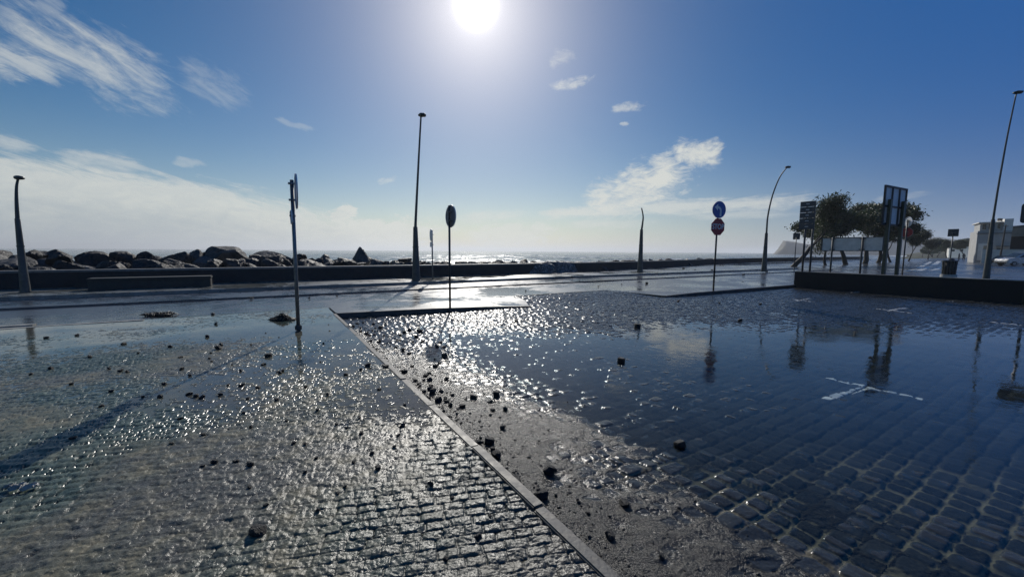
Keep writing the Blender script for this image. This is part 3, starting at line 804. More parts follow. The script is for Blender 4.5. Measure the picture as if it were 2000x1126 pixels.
# big framed board in two rows of three panels
D = 18.2; x, y = at_depth(1744, D); zt, zb = pz(1742, 365, D), pz(1742, 438, D)
r = sign((x, y, -0.02), R(28), 'tall framed board of six grey panels seen from behind on two thick olive posts', 'information_board')
r['category'] = 'sign board'
w = 2.25; zm = zb + (zt - zb) * 0.48
for i in range(3):
    for (a, b) in ((zb, zm), (zm, zt)):
        MB().box((-w / 2 + w / 3 * (i + 0.5), 0.12, (a + b) / 2), (w / 3 - 0.01, 0.02, b - a - 0.01)).build('panel', M_BACK, r)
mb = MB()
for xx in (-w / 2, -w / 6, w / 6, w / 2): mb.box((xx, 0.1, (zt + zb) / 2), (0.075, 0.07, zt - zb + 0.07))
for zz in (zb, zm, zt): mb.box((0, 0.098, zz), (w + 0.1, 0.066, 0.075))
mb.build('frame', M_FRAME, r)
for xx in (0.6, -0.82):
    MB().box((xx, -0.0, (zt - 0.68) / 2), (0.17, 0.12, zt - 0.68 + 0.2), bevel=0.01).build('post', M_OLIVE, r)
    for zz in (zm, zb + 0.03): MB().box((xx, 0.04, zz), (0.26, 0.07, 0.07)).build('clamp', M_FRAME, r)
# far round sign over a red stop sign, seen from behind
D = 26.0; x, y = at_depth(1766, D)
r = sign((x, y, 0), facing(x, y, 125), 'oblique round grey sign above a faded red plate beside the framed board')
zt = pz(1767, 423, D); post(r, zt - 0.2, 0.04, M_DPOST)
plate('sign_plate', ngon(0.33, 28, cz=zt - 0.33), r, M_BACK, y=-0.05); clamp(r, zt - 0.3)
o = plate('plate_below', ngon(0.33, 8, R(22.5), cz=zt - 1.02), r, M_RED, y=-0.05); o.rotation_euler = (0, 0, R(50)); clamp(r, zt - 1.0)
# rectangular sign over the round bin
D = 30.0; x, y = at_depth(1857, D); zt, zb = pz(1858, 447, D), pz(1858, 461.5, D)
r = sign((x, y, 0), facing(x, y, 172), 'dark rectangular sign on a pole above the ribbed dark bin')
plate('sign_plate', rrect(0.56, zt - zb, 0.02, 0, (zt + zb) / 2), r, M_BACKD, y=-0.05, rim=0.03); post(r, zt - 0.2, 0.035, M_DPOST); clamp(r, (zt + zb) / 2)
# sign at the right edge; its post stands just outside the picture
D = 13.4; x, y = at_depth(2012, D); zt, zb = pz(2000, 394, D), pz(2000, 433.5, D)
r = sign((x, y, -0.02), facing(x, y, 176), 'rounded grey sign plate cut off by the right edge of the picture')
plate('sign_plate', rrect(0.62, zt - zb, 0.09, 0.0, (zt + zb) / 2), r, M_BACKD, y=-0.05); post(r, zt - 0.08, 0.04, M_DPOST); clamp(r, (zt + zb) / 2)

# ------------------------------------------------------------------ boulders behind the wall
def rock_material(name, base, wet=0.3):
    mt, n, b = material(name)
    p = objc(n)
    big = n.noise(p, 1.3, 6, 0.65); mid = n.noise(p, 6.0, 6, 0.7); fine = n.noise(p, 30.0, 4, 0.7)
    f = n.step(n.add(n.mul(big, 0.6), n.mul(mid, 0.4)), 0.36, 0.64)
    n.put(b.inputs['Base Color'], n.mix(f, tuple(c * 0.5 for c in base), tuple(c * 1.5 for c in base)))
    n.put(b.inputs['Roughness'], n.step(mid, 0.3, 0.7, wet + 0.12, wet + 0.45))
    n.put(b.inputs['Normal'], n.bump(n.add(n.mul(mid, 0.10), n.mul(fine, 0.025)), 0.8, 1.0))
    return mt
M_ROCKD = rock_material('wet_black_basalt', (0.018, 0.019, 0.02), 0.30)
M_ROCKL = rock_material('pale_grey_basalt', (0.075, 0.075, 0.072), 0.4)
def boulder_mesh(name, seed, sx, sy, sz, planes=9, sub=5, peak=False):
    r_ = np.random.default_rng(seed)
    bm = bmesh.new(); bmesh.ops.create_icosphere(bm, subdivisions=sub, radius=1.0)
    v = np.array([x.co[:] for x in bm.verts]); d = v / np.linalg.norm(v, axis=1, keepdims=True)
    nn = r_.normal(size=(planes, 3)); nn /= np.linalg.norm(nn, axis=1, keepdims=True)
    dist = r_.uniform(0.55, 1.0, planes)
    if peak:
        az_ = np.arange(planes) * 2 * np.pi / planes + r_.uniform(-.3, .3, planes)
        nn = np.stack([np.cos(az_), np.sin(az_), r_.uniform(.35, .7, planes)], 1); nn /= np.linalg.norm(nn, axis=1, keepdims=True)
        dist = r_.uniform(.45, .62, planes)
    rad = np.full(len(d), 1.15)
    q = np.maximum(d @ nn.T, 1e-3); cand = dist[None] / q
    allc = np.concatenate([cand, rad[:, None]], 1)
    rad = -np.log(np.exp(-allc.clip(0, 3) * 80).sum(1)) / 80
    nz = fbm2(d[:, 0] * 2.5 + seed, d[:, 1] * 2.5 + d[:, 2] * 1.7, 4, seed % 97) - 0.5
    rad = rad + (0.30 if peak else 0.16) * nz + 0.11 * (fbm2(d[:, 0] * 7 + seed, d[:, 1] * 9 + d[:, 2] * 7, 3, seed % 89) - 0.5)
    p = d * rad[:, None] * np.array([sx, sy, sz])
    for x, c in zip(bm.verts, p): x.co = c
    me = bpy.data.meshes.new(name); bm.to_mesh(me); bm.free()
    me.shade_smooth(); me.set_sharp_from_angle(angle=R(20))
    return me
protoD = [boulder_mesh('boulder', 100 + k, *d_) for k, d_ in enumerate([(1, .8, .6), (.9, .7, .75), (1.2, .8, .55), (.8, .8, .7), (1.0, .65, .8), (1.3, .75, .5), (.75, .9, .65), (.95, .95, .6)])]
for me in protoD: me.materials.append(M_ROCKD)
protoL = [boulder_mesh('boulder', 200 + k, *d_) for k, d_ in enumerate([(1, .8, .65), (.8, .7, .8), (1.2, .8, .5)])]
protoL.append(boulder_mesh('boulder', 222, 1.0, .9, 1.0, 6, 5, True))
for me in protoL: me.materials.append(M_ROCKL)
CORN = {me.name: [v.co[:] for v in me.vertices][::5] for me in protoD + protoL}
def wall_t(s): return float(np.interp(s, [p_[0] for p_ in WALL], [p_[1] for p_ in WALL]))
def boulder(s, t, ztop, size, me, label, rz=None, tilt=0.8):
    o = bpy.data.objects.new('boulder', me); C.objects.link(o)
    x, y = ST(s, t); o.scale = (size,) * 3
    o.rotation_euler = (random.uniform(-tilt, tilt), random.uniform(-tilt, tilt), random.uniform(0, 6.28) if rz is None else rz)
    mr = o.rotation_euler.to_matrix(); zm = max((mr @ Vector(c)).z for c in CORN[me.name]) * size
    o.location = (x, y, ztop - zm * 0.92)
    return tag(o, label, 'boulder', 'boulders of the sea defence')
rr = random.Random(11)
BL = {0: 'dark wet boulder in the front row right behind the sea wall', 1: 'dark wet boulder in the middle of the breakwater behind the sea wall', 2: 'dark boulder along the crest of the breakwater against the sea'}
s = -19.0
while s < 56:
    # heights fall towards the right, as the boulders do in the photograph
    crest = float(np.interp(s, [-16, -8, 0, 6, 12, 20, 30, 60], [1.62, 1.55, 1.42, 1.1, 0.9, 0.85, 0.85, 0.8]))
    size = rr.uniform(0.40, 0.66) * (1.0 if s < 20 else 2.0)
    for row in range(4 if s < 22 else 3):
        t = wall_t(s) + 1.25 + row * 1.3 + rr.uniform(-.35, .35)
        top = {0: 0.62 + 0.35 * (crest - 0.62), 1: 0.55 + 0.7 * (crest - 0.55), 2: crest - 0.1, 3: crest}[row] + rr.uniform(-0.30, 0.06)
        sz = size * rr.uniform(0.75, 1.5)
        me = rr.choice(protoD); lab = BL[min(row, 2)]
        if rr.random() < 0.10 and row > 0: me = rr.choice(protoL); lab = 'paler grey boulder among the dark rocks of the breakwater'
        boulder(s + rr.uniform(-.3, .3), t, top, sz, me, lab)
    s += size * rr.uniform(1.2, 1.5)
# boulders that can be told apart
def at_wall(px, dt):
    """s of the point dt metres behind the wall that lies in the direction of column px"""
    d = ray(px, 500); best = min(np.arange(-25, 70, 0.05), key=lambda s_: abs(math.atan2(*ST(s_, wall_t(s_) + dt)) - math.atan2(d[0], d[1])))
    return float(best)
for px, dt, zt, sz, me, lab in (
        (705, 5.0, 1.74, 0.62, protoL[3], 'pale pointed boulder sticking up above the sea horizon line'),
        (447, 5.0, 1.70, 0.9, protoL[0], 'pale slab shaped boulder, brightest on the crest of the breakwater'),
        (535, 5.6, 1.5, 0.9, protoL[2], 'low pale boulder lying right of the brightest slab on the crest'),
        (12, 2.3, 1.15, 0.8, protoL[0], 'grey lichen covered boulder at the left end behind the short lamp post'),
        (150, 3.0, 1.12, 1.35, protoL[2], 'long flat grey boulder lying behind the left end of the concrete bench'),
        (378, 5.0, 1.52, 0.7, protoL[1], 'small light edged boulder on the crest left of the pale slab')):
    s_ = at_wall(px, dt); boulder(s_, wall_t(s_) + dt, zt, sz, me, lab, tilt=0.15)

# ------------------------------------------------------------------ wave spilling over the wall
def foam_material():
    mt, n, b = material('white_sea_foam')
    p = pos(n); f = n.noise(p, 4.0, 6, 0.7, 0.8); g_ = n.noise(p, 22.0, 4, 0.7)
    a = n.step(n.add(n.mul(f, 0.5), n.mul(g_, 0.5)), 0.50, 0.63)
    n.put(b.inputs['Base Color'], n.mix(a, (0.10, 0.105, 0.11), (0.85, 0.84, 0.80)))
    n.put(b.inputs['Roughness'], n.add(0.45, n.mul(a, 0.3)))
    n.put(b.inputs['Normal'], n.bump(n.add(f, n.mul(g_, 0.5)), 0.6, 0.05))
    tl_ = n.new('ShaderNodeBsdfTranslucent'); n.put(tl_.inputs['Color'], n.mix(a, (0.1, 0.11, 0.12), (0.8, 0.8, 0.78)))
    mx = n.new('ShaderNodeMixShader'); mx.inputs[0].default_value = 0.4
    o_ = [x for x in n.n if x.type == 'OUTPUT_MATERIAL'][0]
    n.l.new(b.outputs[0], mx.inputs[1]); n.l.new(tl_.outputs[0], mx.inputs[2]); n.l.new(mx.outputs[0], o_.inputs['Surface'])
    return mt
M_FOAM = foam_material()
s0, s1 = 14.6, 19.2
nu, nv = 120, 40
U, V = np.meshgrid(np.linspace(0, 1, nu), np.linspace(0, 1, nv), indexing='ij')
ss = s0 + (s1 - s0) * U
wt = np.interp(ss, [p_[0] for p_ in WALL], [p_[1] for p_ in WALL])
amp = np.sin(np.pi * U) ** 0.7
tt = wt + np.interp(V, [0, .3, .45, .6, .8, 1], [.6, .25, -.12, -.28, -.45, -1.3])
zz = np.interp(V, [0, .3, .45, .6, .8, 1], [.78, .9, .78, .48, .2, .155])
nz = fbm2(ss * 2.2, V * 5, 4, 301)
tt = tt - amp * 0.4 * nz * (V > .35); zz = zz + amp * 0.35 * np.clip(nz - 0.45, -0.1, 1) * smooth(V, 1, .5) + 0.02 * fbm2(ss * 9, V * 20, 2, 303)
tt = tt + 0.45 * (1 - amp) * smooth(V, 1.0, .7); zz = zz - 0.18 * (1 - amp)
x, y = ss * CA - tt * SA, ss * SA + tt * CA
idx = np.arange(nu * nv).reshape(nu, nv)
fcs = np.stack([idx[:-1, :-1].ravel(), idx[1:, :-1].ravel(), idx[1:, 1:].ravel(), idx[:-1, 1:].ravel()], 1)
o = link('wave_foam', np_mesh('wave_foam', np.stack([x.ravel(), y.ravel(), zz.ravel()], 1), fcs), M_FOAM)
tag(o, 'white foaming sea water spilling over the sea wall onto the promenade', 'wave', kind='stuff')

# ------------------------------------------------------------------ loose stones
M_STONE = rock_material('loose_wet_stone', (0.020, 0.020, 0.021), 0.28)
def cobble_mesh(seed, cubic):
    r_ = np.random.default_rng(seed)
    bm = bmesh.new(); bmesh.ops.create_cube(bm, size=1.0)
    if cubic:
        for v in bm.verts: v.co += Vector(r_.uniform(-.10, .10, 3))
        bmesh.ops.bevel(bm, geom=list(bm.edges), offset=0.07, segments=2, affect='EDGES')
        bmesh.ops.subdivide_edges(bm, edges=list(bm.edges), cuts=2, use_grid_fill=True)
        for v in bm.verts: v.co += Vector(r_.normal(size=3)) * 0.012
    else:
        bm.free(); me = boulder_mesh('loose_stone', 400 + seed, .6, .5, .45, 9, 3)
        me.materials.append(M_STONE); return me
    me = bpy.data.meshes.new('loose_stone'); bm.to_mesh(me); bm.free(); me.shade_smooth()
    me.materials.append(M_STONE); return me
cubes = [cobble_mesh(k, True) for k in range(4)]; lumps = [cobble_mesh(k + 10, False) for k in range(6)]
def ground_z(x, y, default):
    best = None
    for g_ in GROUND:
        d2 = (g_[:, 0] - x) ** 2 + (g_[:, 1] - y) ** 2; k = int(d2.argmin())
        if d2[k] < 0.0025 and (best is None or d2[k] < best[0]): best = (d2[k], float(np.mean(g_[np.argpartition(d2, 6)[:6], 2])))
    return default if best is None else best[1]
def stone(px, py, w, cubic, label, zg=None, xy=None, group='loose stones washed over the paving', real=None):
    lot = zg is not None
    x, y = xy or at(px, py, zg or 0.0)
    if real is None: real = max(0.02, w / F * math.hypot(x, y) * 0.84)
    me = random.choice(cubes if cubic else lumps)
    o = bpy.data.objects.new('loose_stone', me); C.objects.link(o)
    o.scale = (real * random.uniform(.9, 1.1), real * random.uniform(.75, 1.05), real * random.uniform(.75, 0.95))
    o.rotation_euler = (random.uniform(-.25, .25), random.uniform(-.25, .25), random.uniform(0, 6.28))
    o.location = (x, y, ground_z(x, y, zg or 0.0) + o.scale[2] * (0.36 if cubic else 0.26))
    return tag(o, label, 'loose stone', group)
LZ = LOT_Z + 0.0
one = [  # stones that can be told apart: px, py, width in the photograph, cube, label
    (1328, 866, 21, 1, 'dark stone block standing alone in the shallow edge of the big puddle', LZ),
    (1213, 704, 14, 1, 'small dark block alone in the middle of the rippled water', LZ),
    (1008, 628, 11, 0, 'dark stone near the far end of the glitter, right of the sun streak', LZ),
    (1245, 638, 11, 1, 'small cube of stone on the wet cobbles below the headless lamp post', LZ),
    (1446, 626, 8, 0, 'small stone on the wet cobbles below the stop sign, to its right', LZ),
    (970, 767, 14, 1, 'square dark paving stone standing on the bright mud, highest of the pair of cubes', LZ + .03),
    (925, 773, 12, 1, 'small cube of stone left of the square stone on the bright mud', LZ + .03),
    (903, 791, 14, 0, 'round dark stone lying on the bright mud below the pair of cubes', LZ + .03),
    (956, 859, 19, 1, 'flat rectangular paving stone beside the kerb strip in the mud', LZ + .05),
    (969, 884, 24, 0, 'flat dark stone right under the rectangular paving stone by the kerb', LZ + .05),
    (1073, 917, 29, 0, 'large dark stone casting a shadow on the grey mud away from the kerb', LZ + .03),
    (1000, 936, 38, 0, 'flat broken slab leaning against the kerb strip', LZ + .05),
    (1054, 966, 36, 0, 'dark clod lying on the mud beside the kerb below the broken slab', LZ + .05),
    (1218, 980, 25, 0, 'dark stone on the mud, last one before the black cobbles', LZ + .02),
    (1190, 1046, 26, 0, 'dark stone in the mud at the bottom of the picture', LZ + .02),
    (1292, 1086, 16, 0, 'small dark lump in the mud nearest to the bottom edge', LZ + .02),
    (505, 1037, 27, 0, 'largest dark stone on the left pavement near the bottom', None),
    (933, 1044, 18, 0, 'dark stone on the glittering setts close to the kerb, lowest one there', None),
    (718, 714, 12, 0, 'dark stone on the pavement left of the kerb beside another on the kerb', None),
    (753, 716, 12, 0, 'dark stone lying right on the kerb strip', None),
    (524, 695, 9, 1, 'small upright block on the pavement left of the edge-on sign pole', None),
    (738, 913, 14, 0, 'dark upright stone in the middle of the glittering pavement', None),
    (490, 906, 12, 0, 'dark oblong stone on the muddy middle of the left pavement', None)]
for px, py, w, cub, lab, zg in one: stone(px, py, w, cub, lab, zg)
strip_l = 'small dark stone scattered in the thin water and mud along the long kerb'
for px, py, w, cub in ((852, 711, 9, 0), (858, 705, 8, 0), (860, 668, 9, 0), (854, 677, 10, 0), (867, 677, 9, 0), (868, 692, 11, 1), (790, 649, 10, 0), (799, 645, 9, 0), (820, 647, 12, 0), (743, 640, 10, 0), (709, 631, 7, 0), (730, 633, 7, 0), (781, 654, 8, 0), (813, 657, 9, 0), (825, 666, 7, 0), (787, 684, 9, 0), (781, 664, 7, 0), (775, 664, 6, 0), (806, 667, 6, 0), (842, 751, 10, 0), (845, 766, 17, 0), (857, 780, 19, 0), (862, 764, 12, 0), (838, 776, 10, 0), (805, 713, 7, 0), (790, 725, 14, 0), (832, 732, 12, 0), (838, 727, 9, 0), (848, 710, 8, 0), (938, 854, 8, 0), (963, 798, 10, 0), (697, 632, 6, 0), (716, 653, 8, 0), (722, 655, 6, 0), (705, 648, 6, 0), (877, 609, 7, 0), (1020, 980, 9, 0), (1085, 965, 6, 0), (1118, 640, 5, 0), (884, 769, 8, 0), (820, 752, 9, 0), (828, 763, 9, 0), (812, 742, 9, 0), (867, 802, 8, 0), (878, 812, 8, 0), (1150, 1000, 9, 0), (890, 598, 4, 0)):
    stone(px, py, w, cub, strip_l, LZ + (0.03 if py > 690 else 0.0))
pav_l = 'small dark stone scattered over the wet left pavement'
for px, py, w in ((676, 731, 8), (515, 711, 8), (432, 673, 8), (427, 680, 11), (416, 614, 6), (422, 633, 6), (541, 780, 9), (572, 865, 10), (597, 755, 9), (620, 800, 9), (705, 846, 12), (727, 883, 10), (883, 967, 9), (870, 1087, 13), (785, 831, 14), (702, 815, 9), (573, 865, 8), (778, 848, 8), (657, 827, 8), (596, 865, 8), (660, 960, 8), (620, 995, 10), (957, 1005, 10), (618, 893, 9), (355, 720, 8), (235, 724, 7), (213, 719, 7), (175, 697, 7), (369, 770, 9), (383, 774, 9), (394, 777, 10), (312, 775, 8), (431, 771, 8), (484, 778, 7), (490, 833, 7), (352, 817, 7), (405, 658, 7), (333, 677, 7), (241, 672, 6), (547, 728, 8), (552, 724, 7), (543, 726, 6), (472, 753, 9), (503, 757, 9), (446, 752, 7), (371, 733, 7), (322, 750, 7), (409, 699, 7), (353, 697, 6), (470, 724, 6), (476, 806, 7), (398, 847, 8), (335, 864, 7), (420, 900, 11), (463, 899, 8), (486, 903, 8), (396, 909, 7), (595, 921, 8), (673, 948, 8), (520, 985, 9), (770, 870, 8), (100, 720, 6), (60, 731, 6), (140, 749, 6), (217, 764, 6), (90, 660, 5), (150, 655, 5), (270, 690, 5), (740, 760, 8), (790, 790, 8), (640, 770, 8), (560, 820, 8)):
    stone(px, py, w, False, pav_l)
road_l = 'small dark cobble thrown onto the wet road by the sea'
for px, py, w, z_ in ((1146, 541, 5, .03), (1117, 541, 5, .15), (1263, 554, 5, 0), (1169, 559, 4, 0), (1214, 555, 3, 0), (1132, 549, 3, .03), (1452, 537, 4, .03), (1450, 550, 4, 0), (1308, 566, 3, 0), (1291, 574, 3, 0), (1325, 585, 5, -.05), (1405, 591, 4, -.1), (1485, 593, 4, -.1), (491, 583, 6, 0), (604, 582, 5, 0), (658, 578, 4, 0), (841, 592, 5, 0), (1019, 588, 4, 0), (1027, 568, 4, 0), (1058, 555, 4, .03), (1497, 531, 4, .03), (1335, 525, 4, .15), (1357, 527, 4, .15), (1390, 528, 4, .15), (1240, 524, 4, .15)):
    x, y = at(px, py, z_); stone(px, py, w, px % 3 == 0, road_l, xy=(x, y), zg=z_)

rg = np.random.default_rng(77)
bm = bmesh.new(); bmesh.ops.create_icosphere(bm, subdivisions=1, radius=1.0)
bv = np.array([v.co[:] for v in bm.verts]); bf = np.array([[v.index for v in f.verts] for f in bm.faces]); bm.free()
lotg = GROUND[1]; cand = lotg[(lotg[:, 1] < 9.5)]
cs, ct = toST(cand[:, 0], cand[:, 1])
keep = (cs < 3.4) & (ct > 0.0) & (ct < 9.5); cand, cs, ct = cand[keep], cs[keep], ct[keep]
rad_ = np.hypot(cand[:, 0], cand[:, 1])
wgt = (np.exp(-(cs - 1.44) / 0.22) + 0.10 * np.exp(-(cs - 1.44) / 0.9)) * rad_ ** 1.5 * np.interp(ct, [0, 1.5, 3.0, 4.5, 7, 9.5], [.06, .15, .6, 1.0, .8, .3])
pk = rg.choice(len(cand), 1500, p=wgt / wgt.sum())
sz_ = 0.005 + 0.015 * rg.random(len(pk)) ** 3
V_ = (bv[None] * (1 + rg.uniform(-.35, .35, (len(pk), len(bv), 1))) * sz_[:, None, None] * np.array([1, .8, .6])) + (cand[pk] + np.array([0, 0, .002]))[:, None, :]
F_ = (bf[None] + (np.arange(len(pk)) * len(bv))[:, None, None]).reshape(-1, 3)
tag(link('gravel', np_mesh('gravel', V_.reshape(-1, 3), F_, smoothed=False), M_STONE), 'dark grit and pebbles washed up along the right side of the long kerb', 'gravel', kind='stuff')
rr2 = random.Random(91)
for k in range(34):
    t_ = 2.4 + 7.0 * rr2.random(); s_ = 1.47 + rr2.expovariate(1 / 0.22)
    x, y = ST(s_, t_); stone(0, 0, 0, False, 'dark pebble in the drift of grit against the long kerb', LZ, xy=(x, y), real=rr2.uniform(.03, .075))
for k in range(40):
    x, y = rr2.uniform(-5.5, 0.2), rr2.uniform(2.2, 8.5)
    if toST(x, y)[0] < 1.2: stone(0, 0, 0, False, 'dark pebble scattered over the wet left pavement', None, xy=(x, y), real=rr2.uniform(.02, .045))

# ------------------------------------------------------------------ seaweed heaps and a scrap of plastic
M_WEED = simple('dark_brown_seaweed', (0.02, 0.016, 0.010), 0.5, var=0.5, scale=12, bump=0.004)
M_BAG = simple('dirty_white_plastic', (0.3, 0.3, 0.28), 0.55, var=0.3, scale=20)
def weed(px, py, w, hgt, n_, label, lx=1.0):
    x, y = at(px, py); rw = w / F * y / 2
    root = MB(); rr_ = random.Random(px)
    for k in range(n_):
        a, q_ = rr_.uniform(0, 6.28), rr_.random() ** 0.7
        c = Vector((math.cos(a) * q_ * rw * lx, math.sin(a) * q_ * rw * 0.55, 0))
        zz_ = hgt * (1 - q_) * rr_.uniform(.3, 1.0) + 0.004
        d = Vector((rr_.uniform(-1, 1), rr_.uniform(-1, 1), rr_.uniform(-.5, .5))) * rw * 0.28
        root.tube([c + Vector((0, 0, zz_)) - d, c + Vector((0, 0, zz_ + rr_.uniform(0, .03))), c + d + Vector((0, 0, max(-zz_, -.04) + zz_))], [.004, .011, .004], 5)
    o = root.build('seaweed_heap', M_WEED, None, True); o.location = (x, y, 0.0)
    return tag(o, label, 'seaweed')
weed(552, 624, 46, 0.13, 260, 'heap of dark brown seaweed beside the edge-on sign pole')
weed(314, 614, 60, 0.015, 160, 'flat dark strip of seaweed lying along the road edge')
weed(1410, 521, 26, 0.35, 120, 'tangle of dry weed washed up on the promenade right of the stop sign')
x, y = at(40, 955); mb = MB(); g_ = 12
vs = [[mb.bm.verts.new((i / g_ * 0.19 - 0.09, (j / g_ - .5) * 0.045 * (1 - 0.5 * abs(i / g_ - .5)) + .02 * math.sin(i * 1.3), 0.014 + 0.014 * random.random() + 0.012 * math.sin(i * 1.1 + j))) for j in range(g_ + 1)] for i in range(g_ + 1)]
for i in range(g_):
    for j in range(g_): mb.bm.faces.new((vs[i][j], vs[i + 1][j], vs[i + 1][j + 1], vs[i][j + 1]))
o = mb.build('plastic_scrap', M_BAG); o.location = (x, y, 0.0); tag(o, 'crumpled scrap of dirty white plastic lying on the left pavement', 'litter')
sm = o.modifiers.new('thick', 'SOLIDIFY'); sm.thickness = 0.003

# ------------------------------------------------------------------ trees
M_BARK = simple('dark_bark', (0.045, 0.038, 0.03), 0.8, var=0.4, scale=5, bump=0.01)
def leaf_material(name, a, b_):
    mt, n, b = material(name)
    nz = n.noise(pos(n), 0.9, 4, 0.6); info = n.new('ShaderNodeNewGeometry').outputs['Random Per Island']
    n.put(b.inputs['Base Color'], n.mix(n.math('ADD', n.mul(info, 0.6), n.mul(nz, 0.5), clamp=True), a, b_))
    b.inputs['Roughness'].default_value = 0.55
    tl_ = n.new('ShaderNodeBsdfTranslucent'); tl_.inputs['Color'].default_value = (*tuple(c * 1.3 for c in b_), 1)
    mx = n.new('ShaderNodeMixShader'); mx.inputs[0].default_value = 0.2
    o = [x for x in n.n if x.type == 'OUTPUT_MATERIAL'][0]
    n.l.new(b.outputs[0], mx.inputs[1]); n.l.new(tl_.outputs[0], mx.inputs[2]); n.l.new(mx.outputs[0], o.inputs['Surface'])
    return mt
M_LEAF = leaf_material('tamarisk_foliage', (0.022, 0.036, 0.018), (0.05, 0.072, 0.032))
M_LEAF2 = leaf_material('grey_green_foliage', (0.05, 0.06, 0.04), (0.10, 0.11, 0.075))
def tree_parts(seed, H, lean, spread, leaves, dens=1.0, trunk_r=0.2, leaf=0.2, lowfork=0.3, minx=None):
    r_ = random.Random(seed); bark = MB(); tips = []
    def grow(p, d, L, rad, depth):
        n_ = 4; pts, rads = [p], [rad]
        for k in range(n_):
            d = (d + Vector((r_.uniform(-1, 1), r_.uniform(-1, 1), r_.uniform(-.4, .7))) * 0.17).normalized()
            p = p + d * L / n_; pts.append(p); rads.append(rad * (1 - 0.42 * (k + 1) / n_))
            if depth >= 2: tips.append((p, depth))
        bark.tube(pts, rads, 7 if depth < 2 else 4, caps=False)
        if depth >= 4: return
        for k in range(3 if depth < 2 else r_.choice((2, 3))):
            a = r_.uniform(0, 6.28); sp_ = r_.uniform(0.35, 0.85) * spread
            x = d.orthogonal().normalized(); y = d.cross(x)
            nd = (d + (x * math.cos(a) + y * math.sin(a)) * sp_ + Vector((lean * 0.12, 0, 0.10))).normalized()
            grow(p, nd, L * r_.uniform(.62, .85), rads[-1] * 0.72, depth + 1)
    grow(Vector((0, 0, -0.1)), Vector((lean, 0.1, 1)).normalized(), H * lowfork, trunk_r, 0)
    trunk_me = bark.bm
    rn = np.random.default_rng(seed)
    if minx is not None: tips = [t for t in tips if t[0].x > minx] or tips
    T = np.array([t[0][:] for t in tips]); k = rn.integers(0, len(T), leaves)
    # some twigs carry few leaves, so that the crown has gaps
    wgt = rn.random(len(T)) ** 2.3; k = rn.choice(len(T), leaves, p=wgt / wgt.sum())
    c = T[k] + rn.normal(size=(leaves, 3)) * np.array([.8, .8, .6]) * H * 0.055 / dens
    a = rn.normal(size=(leaves, 3)) + np.array([0, 0, .6]); a /= np.linalg.norm(a, axis=1, keepdims=True)
    b = np.cross(a, rn.normal(size=(leaves, 3))); b /= np.linalg.norm(b, axis=1, keepdims=True)
    ln = leaf * rn.uniform(.6, 1.3, (leaves, 1)); wd_ = ln * 0.3
    v = np.stack([c - a * ln / 2, c + b * wd_ / 2, c + a * ln / 2, c - b * wd_ / 2], 1).reshape(-1, 3)
    return bark, np_mesh('crown', v, np.arange(leaves * 4).reshape(-1, 4), smoothed=False)
def tree(proto, loc, sc, rz, label, mat_=None, group='trees along the sea front'):
    bark_me, crown_me = proto
    r = empty('tree', loc, rz, label, 'tree', group); r.scale = sc if isinstance(sc, tuple) else (sc,) * 3
    for nm, me in (('trunk', bark_me), ('crown', crown_me)):
        o = bpy.data.objects.new(nm, me); C.objects.link(o); o.parent = r
    return r
protos = []
for sd, H, ln_, sp_, nl, tr, lf in ((3, 8.2, 0.8, 0.95, 10000, 0.24, 0.28), (8, 7.5, 0.15, 1.0, 20000, 0.2, 0.30), (15, 7.2, 0.1, 0.9, 30000, 0.2, 0.31), (23, 7.0, 0.4, 0.95, 18000, 0.18, 0.30)):
    bark, crown = tree_parts(sd, H, ln_, sp_, nl, 1.0, tr, lf, minx=0.1 if sd == 3 else None)
    me = bpy.data.meshes.new('trunk'); bark.bm.to_mesh(me); bark.bm.free(); me.shade_smooth(); me.materials.append(M_BARK)
    crown.materials.append(M_LEAF if sd != 23 else M_LEAF2); protos.append((me, crown))
def proto_h(p): return max(v.co.z for v in p[1].vertices)
PH = [proto_h(p) for p in protos]
for k, px, base_y, top_y, D, rz, wsc, label in (
        (0, 1549, 513, 371, 46, -0.66, 1.0, 'leaning tree at the left of the row, its open crown bent to the right'),
        (1, 1614, 510, 408, 52, 0.6, 0.95, 'tree behind the left end of the long board with bare low limbs'),
        (2, 1654, 508, 398, 56, 2.2, 1.3, 'dense dark tree behind the middle of the long board'),
        (2, 1690, 507, 386, 62, 0.4, 1.25, 'dense dark tree behind the right end of the long board'),
        (1, 1716, 506, 402, 68, 3.6, 1.3, 'dark tree between the long board and the framed board'),
        (3, 1741, 505, 420, 72, 1.0, 1.0, 'loose tree seen behind the posts of the framed board'),
        (3, 1775, 505, 441, 86, 5.9, 0.9, 'small wind bent tree right of the red plate'),
        (3, 1813, 503, 461, 120, 0.2, 1.0, 'hazy tree with a slanting trunk between the small tree and the bin'),
        (1, 1850, 502, 462, 150, 1.2, 1.1, 'hazy tree behind the rectangular sign'),
        (2, 1884, 502, 465, 165, 2.0, 1.1, 'hazy tree left of the white house')):
    x, y = at_depth(px, D); h_ = pz(px, top_y, D) - 0.1
    s_ = h_ / PH[k]; tree(protos[k], (x, y, -0.06), (s_ * wsc, s_ * wsc, s_), rz, label)

